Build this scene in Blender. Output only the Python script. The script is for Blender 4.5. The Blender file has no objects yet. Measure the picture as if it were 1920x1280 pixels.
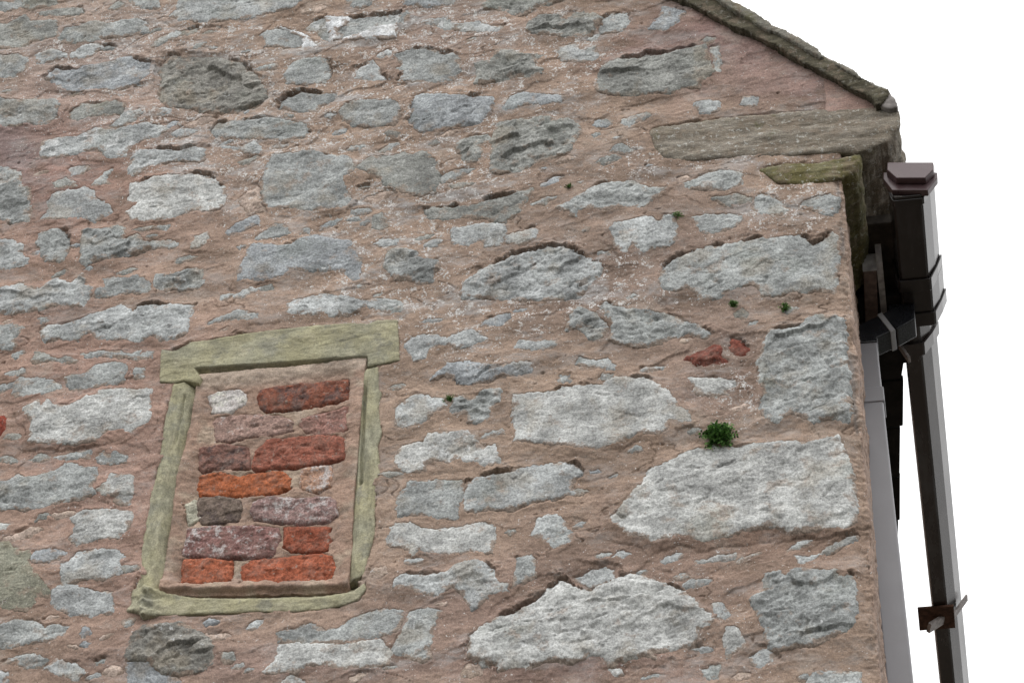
import bpy, math, random
import numpy as np
from mathutils import Matrix, Vector
S = bpy.context.scene
COL = S.collection
R_ = math.radians

# ------------------------------------------------------------------ camera (long lens, looking up at the eaves)
FPX = 5284.0                                   # focal length in pixels of the 1920 px wide photograph
_z = np.array([189., -5802., FPX]); _z /= np.linalg.norm(_z)
_y = np.array([1170., 4850., FPX]); _y -= _z * _y.dot(_z); _y /= np.linalg.norm(_y)
_x = np.cross(_y, _z); _x = _x if _x[0] > 0 else -_x
RIGHT = np.array([_x[0], _y[0], _z[0]]); DOWN = np.array([_x[1], _y[1], _z[1]]); FWD = np.array([_x[2], _y[2], _z[2]])
CAM = np.array([0., 0., 1.6 + 7.0 * FWD[2]]) - 7.0 * FWD
cd = bpy.data.cameras.new('camera'); cam = bpy.data.objects.new('camera', cd); COL.objects.link(cam)
cd.sensor_width = 36.0; cd.lens = FPX / 1920 * 36; cd.clip_start = .1; cd.clip_end = 2000
m = Matrix.Identity(4)
for i in range(3):
    m[i][0] = RIGHT[i]; m[i][1] = -DOWN[i]; m[i][2] = -FWD[i]; m[i][3] = CAM[i]
cam.matrix_world = m
S.camera = cam

# ------------------------------------------------------------------ overcast daylight
SUN_EL, SUN_AZ = R_(58), R_(200)               # azimuth clockwise from +Y: light from the front, a little to the left
W = bpy.data.worlds.new('World'); S.world = W; W.use_nodes = True
wn = W.node_tree; wn.nodes.clear()
sky = wn.nodes.new('ShaderNodeTexSky'); sky.sky_type = 'NISHITA'; sky.sun_disc = False
sky.sun_elevation = SUN_EL; sky.sun_rotation = SUN_AZ; sky.air_density = 1.0; sky.dust_density = 6.0; sky.ozone_density = 1.0
hs = wn.nodes.new('ShaderNodeHueSaturation'); hs.inputs['Saturation'].default_value = .06
bg = wn.nodes.new('ShaderNodeBackground'); bg.inputs['Strength'].default_value = .15
wo = wn.nodes.new('ShaderNodeOutputWorld')
mx = wn.nodes.new('ShaderNodeMix'); mx.data_type = 'RGBA'; mx.inputs['Factor'].default_value = .8   # cloud deck over the clear sky
mx.inputs[7].default_value = (9.85, 9.82, 9.8, 1)
wn.links.new(sky.outputs[0], hs.inputs['Color']); wn.links.new(hs.outputs[0], mx.inputs[6]); wn.links.new(mx.outputs[2], bg.inputs[0]); wn.links.new(bg.outputs[0], wo.inputs[0])
sd = bpy.data.lights.new('sun', 'SUN'); sd.energy = .5; sd.angle = R_(50); sd.color = (1, .98, .95)
so = bpy.data.objects.new('sun', sd); COL.objects.link(so)
_d = Vector((math.sin(SUN_AZ) * math.cos(SUN_EL), math.cos(SUN_AZ) * math.cos(SUN_EL), math.sin(SUN_EL)))
so.rotation_euler = _d.to_track_quat('Z', 'Y').to_euler(); so.location = (0, -20, 30)
S.view_settings.view_transform = 'Standard'; S.view_settings.look = 'None'
S.view_settings.gamma = 1.0; S.view_settings.use_curve_mapping = False
S.view_settings.exposure = 0.34
S.cycles.max_bounces = 5; S.cycles.diffuse_bounces = 3

# Stone outlines on the gable, as seen square-on through the survey tiles (tile origin x, y; tile coordinates).
# columns: tile, outline, [proud mm, relief mm, tone, lichen, gap]
TX = [0, 480, 960, 1420]; TY = [0, 310, 630, 946]
STONES = """
A1|1350,-60 1290,50 1230,130 1300,155 1500,165 1600,160 1840,130 1990,100 2120,60 2190,-20 2180,-60|8,6,w,.3,.5
A1|165,-20 240,-20 380,0 400,30 230,65 180,50|4,6,d,.2,.8
A1|0,20 90,20 160,-20 165,30 80,70 0,65|2,6,g,.3,.6
A1|940,-10 1130,-10 1140,60 1040,55 960,40|2,5,g,.3,.4
A1|-80,190 60,180 170,120 200,165 390,165 400,260 300,290 120,330 -80,345|4,8,d,.2,.7
A1|480,215 560,200 680,165 800,185 980,150 1040,175 1050,235 900,260 720,270 620,310 480,310 430,280|3,6,g,.25,.3
A1|270,400 350,370 420,380 470,400 340,440 290,450|2,4,w,.3,.3
A1|520,400 600,340 680,325 720,345 660,395 560,415|2,4,w,.3,.3
A1|-80,410 130,400 180,430 180,500 90,560 -80,550|2,6,g,.4,.4
A1|340,570 400,510 540,520 640,490 760,470 920,430 1060,460 1055,540 960,620 880,650 740,640 620,635 480,640 400,600|6,6,b,.3,.9
A1|1180,440 1230,400 1400,410 1560,410 1700,450 1830,540 1900,640 1910,690 1840,760 1720,790 1560,800 1400,770 1200,750 1140,660 1180,560 1150,500|-6,12,k,.25,1.2
A1|-80,740 180,745 290,745 380,730 410,765 390,860 330,900 180,890 120,910 -80,915|10,6,g,.3,1
A1|510,845 540,780 580,760 680,760 830,740 890,760 870,820 700,840 560,860|2,4,d,.1,.6
A1|310,1030 420,1000 560,990 680,940 900,930 1040,890 1200,940 1130,980 950,1030 890,1110 800,1135 740,1100 700,1070 620,1080 520,1110 360,1140 300,1140|4,6,w,.7,.2
A1|930,1240 950,1130 1000,1090 1140,1080 1300,1090 1400,1060 1470,1080 1460,1150 1300,1150 1180,1175 1060,1190 1000,1245|3,7,w,.4,1
A1|1530,940 1560,890 1700,880 1839,870 1960,860 2190,900 2225,960 2200,990 2050,1020 1900,1000 1700,1000 1560,990|4,6,g,.3,.9
A1|1600,1060 1740,1060 1830,1030 1870,1080 1850,1110 1740,1100|4,4,w,.6,.2
A1|790,70 850,30 890,50 850,75|5,2,d,.1,.7
A1|300,100 400,80 580,68 590,95 500,110 380,110|3,2,d,.1,.4
A1|1290,240 1340,230 1410,205 1420,230 1350,260 1300,265|2,3,d,.1,.7
A2|60,300 40,260 80,230 200,215 330,250 360,275 350,340 200,345 80,335|2,3,g,.35,.4
A2|350,210 400,170 500,130 520,130 660,130 880,120 1040,110 1030,170 1000,190 1000,270 800,290 620,290 540,300 480,280 430,240|5,5,g,.6,.9
A2|510,128 660,130 640,180 570,215 590,285 550,300 530,220|9,3,L,.5,.1
A2|640,292 760,255 860,205 1000,190 1000,268 800,292|9,3,L,.5,.1
A2|180,205 330,245 400,290 430,340 345,345 350,270 240,222|6,3,L,.5,.1
A2|1030,180 1040,120 1090,95 1110,130 1060,190|8,3,w,.5,.2
A2|1200,170 1240,150 1380,135 1390,170 1470,180 1600,155 1640,180 1700,200 1780,190 1740,235 1650,240 1560,240 1480,220 1360,215 1300,190|3,5,w,.6,.5
A2|640,-20 830,-20 820,30 760,60 680,40|2,5,g,.2,.2
A2|1060,40 1090,-10 1430,-10 1420,30 1290,60 1160,55|3,6,b,.2,.2
A2|1630,30 1700,-20 2100,-40 2200,0 2100,30 2000,60 1940,110 1840,110 1740,70 1660,60|3,9,d,.2,.4
A2|205,555 240,480 300,440 430,415 520,450 530,540 480,590 370,605 220,600|0,4,g,.15,1.2
A2|710,560 740,490 840,435 880,490 930,570 840,580|2,4,w,.2,1
A2|1010,500 1050,480 1000,410 1120,365 1290,365 1350,395 1420,380 1460,430 1470,500 1450,560 1300,605 1130,590 1020,575 1060,520|5,4,g,.2,.8
A2|1580,600 1600,540 1590,470 1700,460 1740,380 1850,380 1920,410 2060,400 1990,460 1990,500 2040,510 2040,540 1960,580 1900,560 1800,590 1700,590|5,12,d,.2,.3
A2|170,780 180,740 240,690 340,665 480,670 580,670 570,700 460,760 430,800 280,800|0,4,g,.15,1.2
A2|600,810 640,760 760,730 960,730 1020,750 1040,840 1000,900 840,910 700,910 620,860|5,7,g,.25,.8
A2|1110,890 1140,700 1200,680 1400,690 1700,700 1690,810 1600,880 1440,910 1340,930 1290,950 1180,950|4,7,b,.3,1.1
A2|920,960 960,940 1030,960 1010,1000 940,990|6,3,k,.1,.2
A2|1760,790 1850,690 1920,670 2120,700 2235,710 2200,750 2060,770 1950,760 1850,800 1790,800|4,6,b,.3,.5
A2|1250,1040 1290,1010 1320,1030 1270,1055|3,2,d,.1,.3
A2|1440,1080 1450,1040 1560,970 1660,970 1680,1000 1600,1050 1620,1100 1580,1160 1520,1170 1470,1110|4,9,d,.1,.4
A2|1690,1230 1700,1010 1740,890 1900,870 2100,850 2130,880 2240,850 2310,900 2330,950 2260,1050 2250,1110 2100,1150 2000,1180 1900,1240 1760,1250|3,12,d,.25,.3
B2|50,130 90,20 100,-20 120,-60 280,-70 380,-90 520,-60 640,-50 700,0 730,30 690,70 620,100 640,170 680,270 640,310 480,320 360,330 260,310 100,315 60,280|8,8,g,.3,.4
B2|730,30 820,-50 1000,-60 1080,-80 1120,-50 1200,-90 1290,-20 1310,20 1310,160 1290,200 1200,235 1080,210 950,160 900,110 820,70|8,7,d,.3,.3
A3|120,240 130,170 190,110 330,110 400,160 440,100 600,110 640,140 590,210 560,260 440,270 360,265|4,12,d,.3,.7
A3|630,150 720,105 830,100 850,180 780,230 640,250 620,200 660,190|2,4,g,.25,1
A3|980,215 1060,130 1090,60 1180,75 1250,95 1200,160 1150,200 1090,230 1000,220|4,6,b,.3,.6
A3|330,340 400,330 440,310 480,330 490,370 610,340 605,430 520,450 400,440 340,410|4,6,w,.5,.2
A3|600,640 630,530 700,450 780,430 920,420 960,390 1080,390 1200,360 1390,330 1410,420 1440,520 1350,600 1340,630 1210,630 1150,680 1000,680 880,700 820,690 700,690|3,9,d,.2,1
A3|1430,350 1480,345 1500,440 1490,520 1440,510 1450,440|0,6,g,.4,.6
A3|1360,300 1410,265 1460,280 1450,310 1400,330|3,3,d,.3,.2
A3|1320,780 1310,740 1400,720 1490,725 1490,780 1420,810 1350,810|3,4,w,.4,.3
A3|1640,750 1660,700 1770,700 1760,760 1700,765|3,3,w,.3,.7
A3|710,1100 750,1040 800,1040 880,1090 800,1110|2,3,g,.4,.3
B3|330,320 390,290 480,230 560,180 640,140 860,115 960,160 1000,170 1110,160 1070,200 980,270 940,300 760,300 640,330 560,310 460,310 450,370 420,365 430,330|6,8,g,.35,.4
B3|1220,140 1340,90 1400,60 1500,40 1650,60 1650,140 1530,185 1420,185 1290,175|3,7,g,.35,.3
B3|1450,240 1560,230 1600,200 1730,240 1720,270 1600,290 1520,295|2,5,d,.2,.3
B3|1730,320 1760,230 1800,205 1850,220 1920,280 1990,340 1940,370 1800,360|5,6,g,.3,.4
B3|1300,370 1400,355 1560,345 1650,360 1640,420 1580,460 1420,495 1360,470|2,4,g,.2,.5
B3|720,450 740,425 820,410 900,380 1000,380 1060,410 1100,370 1150,360 1180,420 1180,550 1100,600 1000,600 930,625 900,590 850,545 830,640 780,620 740,570|6,7,w,.4,.3
B2|1210,320 1300,310 1500,300 1600,290 1720,240 1920,190 2000,170 1960,230 1930,260 1900,340 1780,415 1680,390 1500,380 1350,390 1240,385|3,7,d,.15,1
B2|1480,930 1500,870 1600,770 1700,720 1840,640 1920,630 2050,600 2180,580 2250,600 2350,660 2420,690 2470,700 2480,760 2400,860 2330,930 2200,960 2080,970 1900,970 1650,950 1500,955|2,11,w,.35,1.2
B3|1060,850 1055,800 1100,740 1150,690 1280,630 1420,595 1600,570 1760,530 1870,540 2060,515 2130,540 2165,575 2210,560 2300,495 2340,520 2345,620 2340,760 2330,860 2310,920 2210,900 2100,920 1980,930 1860,950 1800,940 1770,890 1720,860 1600,880 1530,920 1480,960 1360,970 1330,930 1280,880 1180,910 1100,900|5,8,g,.25,1
B3|395,1190 430,1100 460,1010 540,1030 600,1080 660,1130 690,1170 640,1250 580,1250 540,1220 480,1180|3,9,g,.25,.3
B3|640,1040 660,990 740,1020 830,1050 1000,1050 1160,1090 1260,1140 1400,1180 1430,1220 1400,1250 1260,1205 1190,1240 1100,1270 960,1298 820,1280 700,1250 720,1210 740,1150 690,1110|4,9,g,.25,.8
B3|1600,1060 1660,1025 1700,1070 1680,1110 1610,1100|6,4,d,.1,.2
B2|1400,560 1410,460 1500,450 1560,430 1780,420 1790,500 1760,580 1640,590 1620,540 1560,550 1520,575|3,5,w,.5,.2
B2|1780,510 1920,470 1990,440 2040,470 1990,540 1900,580 1800,560|2,4,w,.3,.6
B4|290,310 340,260 420,240 520,215 580,240 570,300 520,360 430,330 350,300|3,6,g,.3,.3
C4|10,200 60,70 90,-20 300,-40 350,-95 450,-130 560,-125 620,-110 625,0 630,150 640,300 645,450 660,560 640,640 560,610 480,620 400,640 330,600 240,570 180,600 140,640 70,640 60,600 20,540 40,430 10,300|10,10,g,.3,.7
D3|720,150 720,110 770,50 830,-30 880,-80 950,-140 980,-230 1060,-260 1200,-320 1290,-370 1440,-400 1560,-395 1720,-410 1900,-420 2120,-420 2270,-450 2345,-470 2390,-400 2425,-280 2455,-110 2475,70 2450,160 2390,190 2300,180 2180,200 2060,215 1960,190 1890,170 1760,190 1640,215 1560,235 1430,262 1330,265 1230,238 1100,265 1040,278 860,225|12,7,W,.3,.5
C3|0,580 20,520 20,430 130,415 210,410 330,390 360,370 500,370 560,360 660,365 700,330 760,305 860,310 950,300 1010,340 1100,390 1150,440 1200,510 1270,560 1280,640 1180,630 1110,610 1120,680 1080,710 1000,700 900,700 800,760 640,820 540,810 440,800 300,790 150,770 20,780 30,690 10,600|8,7,W,.2,.7
C3|450,210 480,160 540,170 600,180 690,155 740,220 730,250 640,240 540,225|4,5,w,.4,.3
C3|330,320 350,280 410,285 430,330 370,350|4,3,g,.3,.2
C3|630,310 650,280 720,285 700,330|4,3,g,.3,.2
C3|1290,340 1260,305 1420,305 1500,300 1540,325 1600,330 1600,375 1540,395 1570,430 1420,430 1320,420|3,4,W,.6,.2
C3|1240,170 1330,130 1480,75 1500,100 1490,150 1540,195 1510,220 1390,230 1290,180|2,9,r,.5,.4
C3|1560,90 1580,20 1640,20 1690,100 1680,130 1620,135|-2,6,r,.1,1
C3|20,80 60,30 150,50 230,40 320,40 330,70 240,110 110,110|2,5,w,.5,.2
C2|1080,60 1120,10 1240,-10 1330,10 1390,20 1420,0 1540,-40 1660,20 1560,60 1500,80 1440,100 1390,60 1280,80 1240,110 1210,160 1150,185 1100,120 1075,80|4,5,w,.5,.2
B2|1190,1130 1250,1110 1330,1115 1310,1135 1220,1140|3,3,w,.3,.2
B2|1620,1160 1640,1120 1740,1070 1820,1065 1830,1100 1760,1150|3,4,b,.2,.7
C2|1260,310 1300,270 1390,210 1560,195 1660,220 1750,230 1840,210 1920,200 1990,220 1960,270 1840,290 1700,330 1560,350 1480,355 1430,300 1340,290|5,11,b,.4,.5
C2|1000,520 1060,480 1130,420 1210,420 1260,460 1340,460 1370,520 1290,560 1240,600 1200,640 1090,670 1020,650 1010,580|5,6,w,.4,.2
C2|1400,570 1420,470 1500,440 1540,470 1600,430 1640,400 1750,395 1740,470 1690,510 1660,590 1590,625 1520,620 1530,560|4,10,g,.3,.2
C2|1000,920 1030,830 1060,790 1200,760 1250,710 1390,700 1500,690 1580,720 1600,790 1640,810 1720,800 1760,910 1700,950 1640,940 1600,900 1520,910 1440,880 1380,920 1290,880 1210,930 1220,970 1110,980 1040,950|5,6,W,.6,.3
C2|1010,1230 1030,1150 1080,1090 1110,1050 1300,1040 1480,1040 1490,1060 1485,1160 1450,1200 1440,1300 1400,1310 1280,1300 1150,1290 1020,1300|3,5,g,.2,.4
C2|1500,1190 1503,1140 1520,1050 1600,1020 1840,970 2000,930 2180,910 2300,930 2350,970 2290,1040 2260,1100 2300,1130 2270,1140 2160,1170 2000,1190 1860,1250 1690,1255 1500,1260|4,4,w,.2,1.2
C3|430,1120 470,1095 550,1110 510,1145 440,1140|3,3,g,.3,.2
D2|945,290 940,240 980,170 1010,140 1100,135 1180,170 1300,180 1450,170 1520,145 1640,130 1700,160 1715,240 1690,350 1620,330 1500,345 1380,355 1290,350 1180,330 1120,365 1100,320|6,6,W,.4,.3
D2|985,600 1000,560 1040,515 1150,520 1290,510 1390,500 1420,460 1500,420 1600,420 1690,470 1720,560 1800,580 1810,630 1740,630 1660,650 1620,720 1560,760 1530,700 1490,640 1420,600 1380,610 1290,660 1180,650 1100,590|6,8,w,.4,.9
D3|0,590 40,480 50,380 130,375 170,440 170,510 80,570|2,5,g,.3,.5
D3|150,230 190,110 290,80 350,80 380,130 390,180 430,200 410,290 340,320 290,320 270,280 210,250|4,4,w,.3,.5
D2|170,990 150,920 270,890 400,850 440,880 500,910 640,870 660,840 760,790 900,755 1060,760 1060,830 1000,920 900,955 700,983 500,995 280,995|3,7,g,.2,.3
D2|1000,990 1040,920 1090,850 1100,770 1240,755 1320,770 1300,810 1280,880 1260,960 1240,1040 1250,1120 1200,1150 1060,1080 970,1060|4,6,g,.4,.3
D2|60,1220 100,1180 150,1130 180,1010 300,1005 600,1015 900,975 960,1060 950,1150 800,1170 640,1190 500,1150 350,1160 300,1220 200,1215|6,6,W,.4,.2
D2|190,1300 200,1270 240,1240 300,1240 360,1290|4,4,W,.4,.2
D3|-300,1090 -290,960 -180,860 -80,810 0,780 120,720 240,640 310,590 330,545 420,560 480,610 580,620 620,590 740,560 830,520 950,530 1080,580 1200,610 1280,690 1370,770 1440,800 1450,840 1330,900 1320,970 1300,1020 1180,1040 1080,1060 980,1050 1030,1110 940,1080 860,1110 760,1140 720,1170 640,1080 560,1090 440,1140 250,1130 150,1160 0,1170 -90,1200 -80,1150 -200,1150|6,10,W,.4,1.4
D3|450,510 560,460 650,440 720,460 730,530 640,555 560,585 520,580|-8,4,w,.3,.6
D3|1440,720 1510,705 1560,800 1530,825 1490,810 1450,770|4,4,w,.4,.2
D3|1510,970 1540,880 1600,880 1650,950 1670,1030 1580,1070 1560,1110 1530,1040|4,6,W,.3,.5
D3|1360,1200 1420,1150 1500,1150 1480,1240 1390,1260|2,4,w,.4,.2
D3|710,1190 780,1185 790,1220 740,1245|3,3,W,.3,.5
D3|720,380 770,340 860,345 800,380|3,3,w,.3,.1
D3|1310,410 1400,390 1500,360 1610,350 1600,385 1480,410 1340,420|3,3,W,.5,.1
D3|1620,400 1720,350 1800,340 1740,370 1640,410|3,3,W,.5,.1
D4|-40,690 60,640 50,550 70,515 160,495 200,530 250,520 270,490 430,485 460,500 560,490 680,520 700,600 705,760 700,860 640,930 540,960 460,1000 380,1030 260,1030 160,1060 110,1020 60,980 40,880 0,780|9,11,g,.3,.9
D4|360,1300 400,1220 600,1210 730,1210 750,1290 760,1350 350,1350|6,7,g,.3,.7
D4|265,370 330,380 440,355 370,400 310,420|3,3,w,.4,.2
B1|-80,0 40,30 130,60 140,170 210,180 205,400 90,430 40,380 -80,370|4,10,g,.35,.4
B1|390,140 470,100 530,130 540,150 450,165 400,160|5,4,d,.1,.2
B1|300,390 350,340 350,270 400,210 520,190 600,170 670,200 690,250 800,290 790,340 680,400 600,380 440,390|4,6,w,.3,.2
B1|670,140 720,80 790,30 750,100 780,125|3,3,g,.2,.2
B1|930,260 950,140 1060,110 1200,80 1400,70 1520,90 1600,170 1620,250 1580,320 1440,330 1320,360 1180,390 1040,400 940,390 920,340 1000,270|5,6,W,.2,1.1
B1|275,540 290,500 380,470 460,480 490,560 470,620 450,690 340,685 300,620|1,7,g,.3,.9
B1|600,560 600,470 720,470 840,445 890,460 880,530 900,545 980,500 1030,540 1070,590 1000,630 880,660 720,690 620,720 590,680|4,10,g,.3,.3
B1|-80,770 -80,540 80,555 160,590 130,650 210,680 200,710 60,740|5,6,w,.3,.2
B1|1380,600 1400,520 1500,490 1500,540 1450,600 1410,610|7,4,W,.5,.1
B1|-80,1060 -80,900 90,880 150,860 180,890 290,900 400,825 500,860 590,800 590,870 660,880 640,950 600,1020 480,1010 400,1010 290,1050 110,1075|6,9,w,.35,.2
B1|670,940 700,890 780,880 730,820 830,800 930,820 980,800 1085,850 1080,910 950,915 860,920 750,950|3,6,g,.35,.2
B1|1110,880 1130,800 1240,800 1350,760 1450,765 1470,850 1380,890 1200,905|4,9,g,.3,.4
B1|300,1200 320,1170 500,1140 700,1060 880,1010 920,1030 950,1080 1000,1010 1130,1005 1400,1010 1390,1060 1350,1160 1340,1210 1240,1250 1160,1270 1110,1230 1000,1270 900,1260 700,1250 640,1210 560,1265 440,1260 330,1270 310,1240|5,7,w,.3,1
B1|280,1110 340,1105 360,1130 310,1160|5,3,g,.3,.3
B1|-80,1290 -80,1180 80,1145 170,1180 150,1220 110,1270 110,1310 80,1330 -80,1320|6,8,g,.3,.2
B1|1490,1150 1560,1100 1720,1050 1850,1080 1860,1110 1740,1115 1600,1130|3,6,g,.4,.3
B1|1720,250 1790,190 1860,170 1860,260 1900,330 1800,360 1760,300|2,8,p,.5,.3
B2|-130,830 -120,740 -80,700 -40,600 0,580 200,590 260,570 320,540 430,505 540,530 680,550 700,600 760,720 740,830 700,840 640,790 600,765 400,770 250,750 180,790 0,840 -60,820|6,6,b,.25,.4
B2|0,540 20,500 140,430 200,430 240,490 140,520|3,4,g,.2,.3
B2|320,500 340,460 385,460 380,490|3,2,g,.2,.3
B2|830,450 850,370 910,350 930,410 950,440 890,465|4,4,d,.2,.2
B2|840,560 900,530 1030,530 1010,585 880,585|1,3,w,.3,.2
B2|930,740 950,610 1080,620 1160,640 1180,680 1250,690 1310,690 1310,760 1260,790 1270,840 1180,860 1100,830 1000,810|5,9,g,.4,.3
B2|230,1060 230,1000 390,950 500,930 640,950 740,980 900,960 1040,980 1040,1060 960,1060 860,1040 790,1010 680,1080 620,1070 560,1090 480,1050 420,1085 310,1080|5,6,w,.5,.1
B2|1390,150 1480,130 1570,135 1540,160 1430,175|5,4,k,.1,.3
C1|220,190 260,120 350,140 400,170 480,150 560,180 540,200 400,190 260,205|4,8,d,.2,.2
C1|580,130 740,110 860,110 940,130 1010,110 990,180 900,150 760,150 620,155|3,4,g,.3,.2
C1|40,270 100,255 170,235 180,260 160,285 80,285|4,4,g,.3,.2
C1|95,400 90,360 140,300 280,310 380,320 440,380 320,410 180,430 110,440|3,6,g,.3,.2
C1|500,370 470,300 600,280 680,210 800,190 890,200 900,260 870,330 740,350 640,380 540,410 510,400|3,5,g,.25,.3
C1|960,270 970,230 1030,235 1040,290 1010,310|2,5,g,.3,.2
C1|180,530 270,490 300,530 360,480 380,510 520,520 620,460 680,460 720,420 850,390 960,400 1090,405 1085,590 1070,630 1000,670 960,710 860,680 760,720 700,765 560,790 440,780 340,780 220,770 240,640 200,570|12,8,W,.35,.3
C1|-40,600 30,580 30,680 -40,750|3,5,R,.2,.5
C1|-30,890 40,865 110,870 140,910 60,915|3,4,d,.3,.2
C1|190,890 250,860 330,850 360,890 300,905 220,905|3,4,d,.3,.2
C1|380,870 500,840 650,830 640,880 560,890 400,880|2,4,w,.3,.2
C1|700,880 740,840 790,870 830,830 900,870 890,910 780,920 720,910|3,5,g,.4,.2
C1|-80,1060 60,1060 130,1000 180,1030 300,1010 400,980 480,920 560,930 620,960 700,950 700,1020 650,1090 690,1130 600,1180 440,1210 300,1245 180,1260 60,1240 -80,1260|5,8,g,.3,.2
C1|700,1110 760,1060 790,1000 900,1010 955,1010 950,1130 860,1140 760,1150|9,5,W,.3,.3
C1|820,1190 860,1150 950,1150 940,1215 860,1215|6,4,w,.3,.5
D1|520,100 600,50 760,40 920,50 955,100 920,200 860,250 700,260 560,300 490,250 560,160|5,6,W,.3,.2
D1|-80,300 60,270 100,310 150,340 210,330 200,420 230,480 300,560 350,600 340,660 270,660 260,700 190,760 60,760 -80,700|5,7,o,.25,.3
D1|440,420 500,420 550,340 700,330 850,330 900,380 860,420 860,500 800,540 620,530 520,560 450,590|5,7,w,.3,.3
D1|380,600 480,560 560,600 800,630 820,720 800,790 730,760 660,800 520,805 440,770 360,700|4,7,w,.3,.3
D1|-80,900 100,840 260,850 320,890 420,860 500,880 460,950 340,990 200,1000 80,1030 -80,1030|4,8,g,.3,.3
D1|930,1060 960,970 1050,890 1180,870 1290,860 1400,920 1500,980 1530,1060 1520,1160 1420,1200 1300,1225 1180,1205 1080,1125 1000,1120 930,1120|8,13,k,.35,.3
D1|915,1280 915,1135 1000,1130 1070,1135 1180,1220 1260,1240 1300,1280 1280,1330 915,1330|5,6,b,.4,.2
D1|330,1180 400,1130 560,1150 600,1200 560,1250 440,1240|4,6,w,.3,.3
D1|-60,1200 50,1220 60,1280 40,1330 -60,1330|4,6,w,.3,.2
D1|130,1150 120,1090 240,1080 330,1120 300,1165 180,1170|2,6,g,.3,.4
D1|250,130 290,75 360,80 330,110|5,3,d,.1,.5
D1|-40,150 60,140 40,190 -40,190|5,3,W,.3,.2
D1|580,930 620,880 650,920 610,965|3,3,b,.2,.2
D1|1585,1100 1600,1055 1680,1055 1690,1110 1620,1140|3,4,d,.2,.4
"""
# brick infill of the blocked window: tile, outline, colour (sRGB), lime wash 0..1, blue-black burn 0..1
BRICKS = """
C2|20,420 40,370 150,345 400,320 640,300 640,420 560,445 400,470 200,495 80,505 30,480|137,77,63|.12|.65
C1|1490,420 1560,380 1700,360 1745,400 1740,460 1640,520 1520,520 1530,480|206,199,192|.85|.25
C2|-310,610 -290,560 -140,550 0,540 180,560 250,600 240,650 100,680 -60,690 -200,720 -290,720|160,127,121|.4|.3
C2|320,610 330,570 450,540 560,520 640,490 625,540 640,640 560,670 420,680 340,650|152,109,103|.35|.2
C1|1435,920 1440,790 1600,765 1760,780 1780,850 1770,920 1640,930 1470,940|130,89,83|.15|.6
C2|-20,910 0,800 80,730 320,705 560,690 610,720 615,850 400,890 150,910 0,930|147,85,73|.18|.25
C2|-420,1080 -400,990 -250,960 -140,990 0,960 170,950 235,1000 230,1060 160,1090 0,1110 -200,1120 -390,1110|168,91,61|.03|.18
C2|320,1040 330,950 430,920 510,920 530,980 510,1050 440,1085 340,1080|175,132,114|.6|.2
C1|1420,1260 1430,1150 1560,1140 1700,1160 1720,1230 1690,1290 1500,1320 1450,1310|118,98,92|.2|.55
D2|-30,20 -20,-50 80,-70 300,-60 520,-75 550,-40 560,40 500,90 300,100 100,85 0,70|145,113,113|.55|.45
C1|1325,1190 1395,1160 1435,1280 1350,1320|188,180,166|.3|.1
D1|1310,330 1350,160 1500,145 1700,140 1840,140 1980,150 1985,230 1960,330 1800,350 1600,345 1400,340|134,94,93|.5|.4
D2|200,270 210,150 320,145 480,140 525,145 500,190 520,230 500,295 380,305 260,300|148,77,60|.02|.3
D1|1305,530 1320,380 1440,370 1640,380 1650,440 1640,510 1560,530 1400,540|165,91,69|.15|.2
D2|-110,530 -100,420 -30,380 200,360 450,335 480,350 540,355 550,420 530,500 400,520 200,530 0,535|166,89,68|.06|.15
"""
LINTEL = "303,656 323,660 337,656 360,643 386,639 444,630 519,620 584,612 660,607 690,609 707,602 746,602 748,640 750,677 715,685 688,690 684,674 584,689 500,696 417,703 380,711 374,722 347,716 326,721 300,717 301,690"
JAMB_A = "324,721 317,755 310,787 305,818 299,860 294,891 283,925 277,964 266,1032 262,1076 254,1112 309,1112 316,1050 327,985 329,964 339,891 352,839 363,797 369,755 373,724 347,717"
JAMB_B = "682,692 674,760 668,847 661,917 660,964 657,1011 651,1090 668,1086 683,1078 689,1050 703,998 703,964 707,901 715,886 708,836 716,810 710,766 716,737 710,729 710,688"
SILL = "248,1108 265,1098 300,1100 311,1112 365,1115 480,1113 600,1110 647,1108 652,1090 668,1086 682,1080 687,1105 670,1126 637,1139 558,1147 480,1148 391,1152 303,1155 269,1162 261,1152 237,1147 246,1136"
PANEL = "372,700 417,696 500,688 584,681 687,668 683,700 677,760 671,847 663,917 660,1011 652,1106 600,1108 540,1109 480,1111 420,1111 360,1113 313,1115 300,1108 308,1050 320,985 331,891 344,839 355,797 362,755 366,724"
CORBEL = "1420,318 1428,311 1472,304 1537,302 1577,294 1612,287 1613,300 1603,317 1577,332 1550,340 1503,345 1454,340 1438,327"
KNEELER = "1217,250 1223,239 1260,232 1330,220 1367,217 1460,209 1530,204 1577,201 1637,198 1682,200 1687,209 1688,235 1676,250 1665,263 1634,274 1608,284 1577,283 1485,290 1420,292 1333,297 1299,300 1247,295 1226,278"
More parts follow.
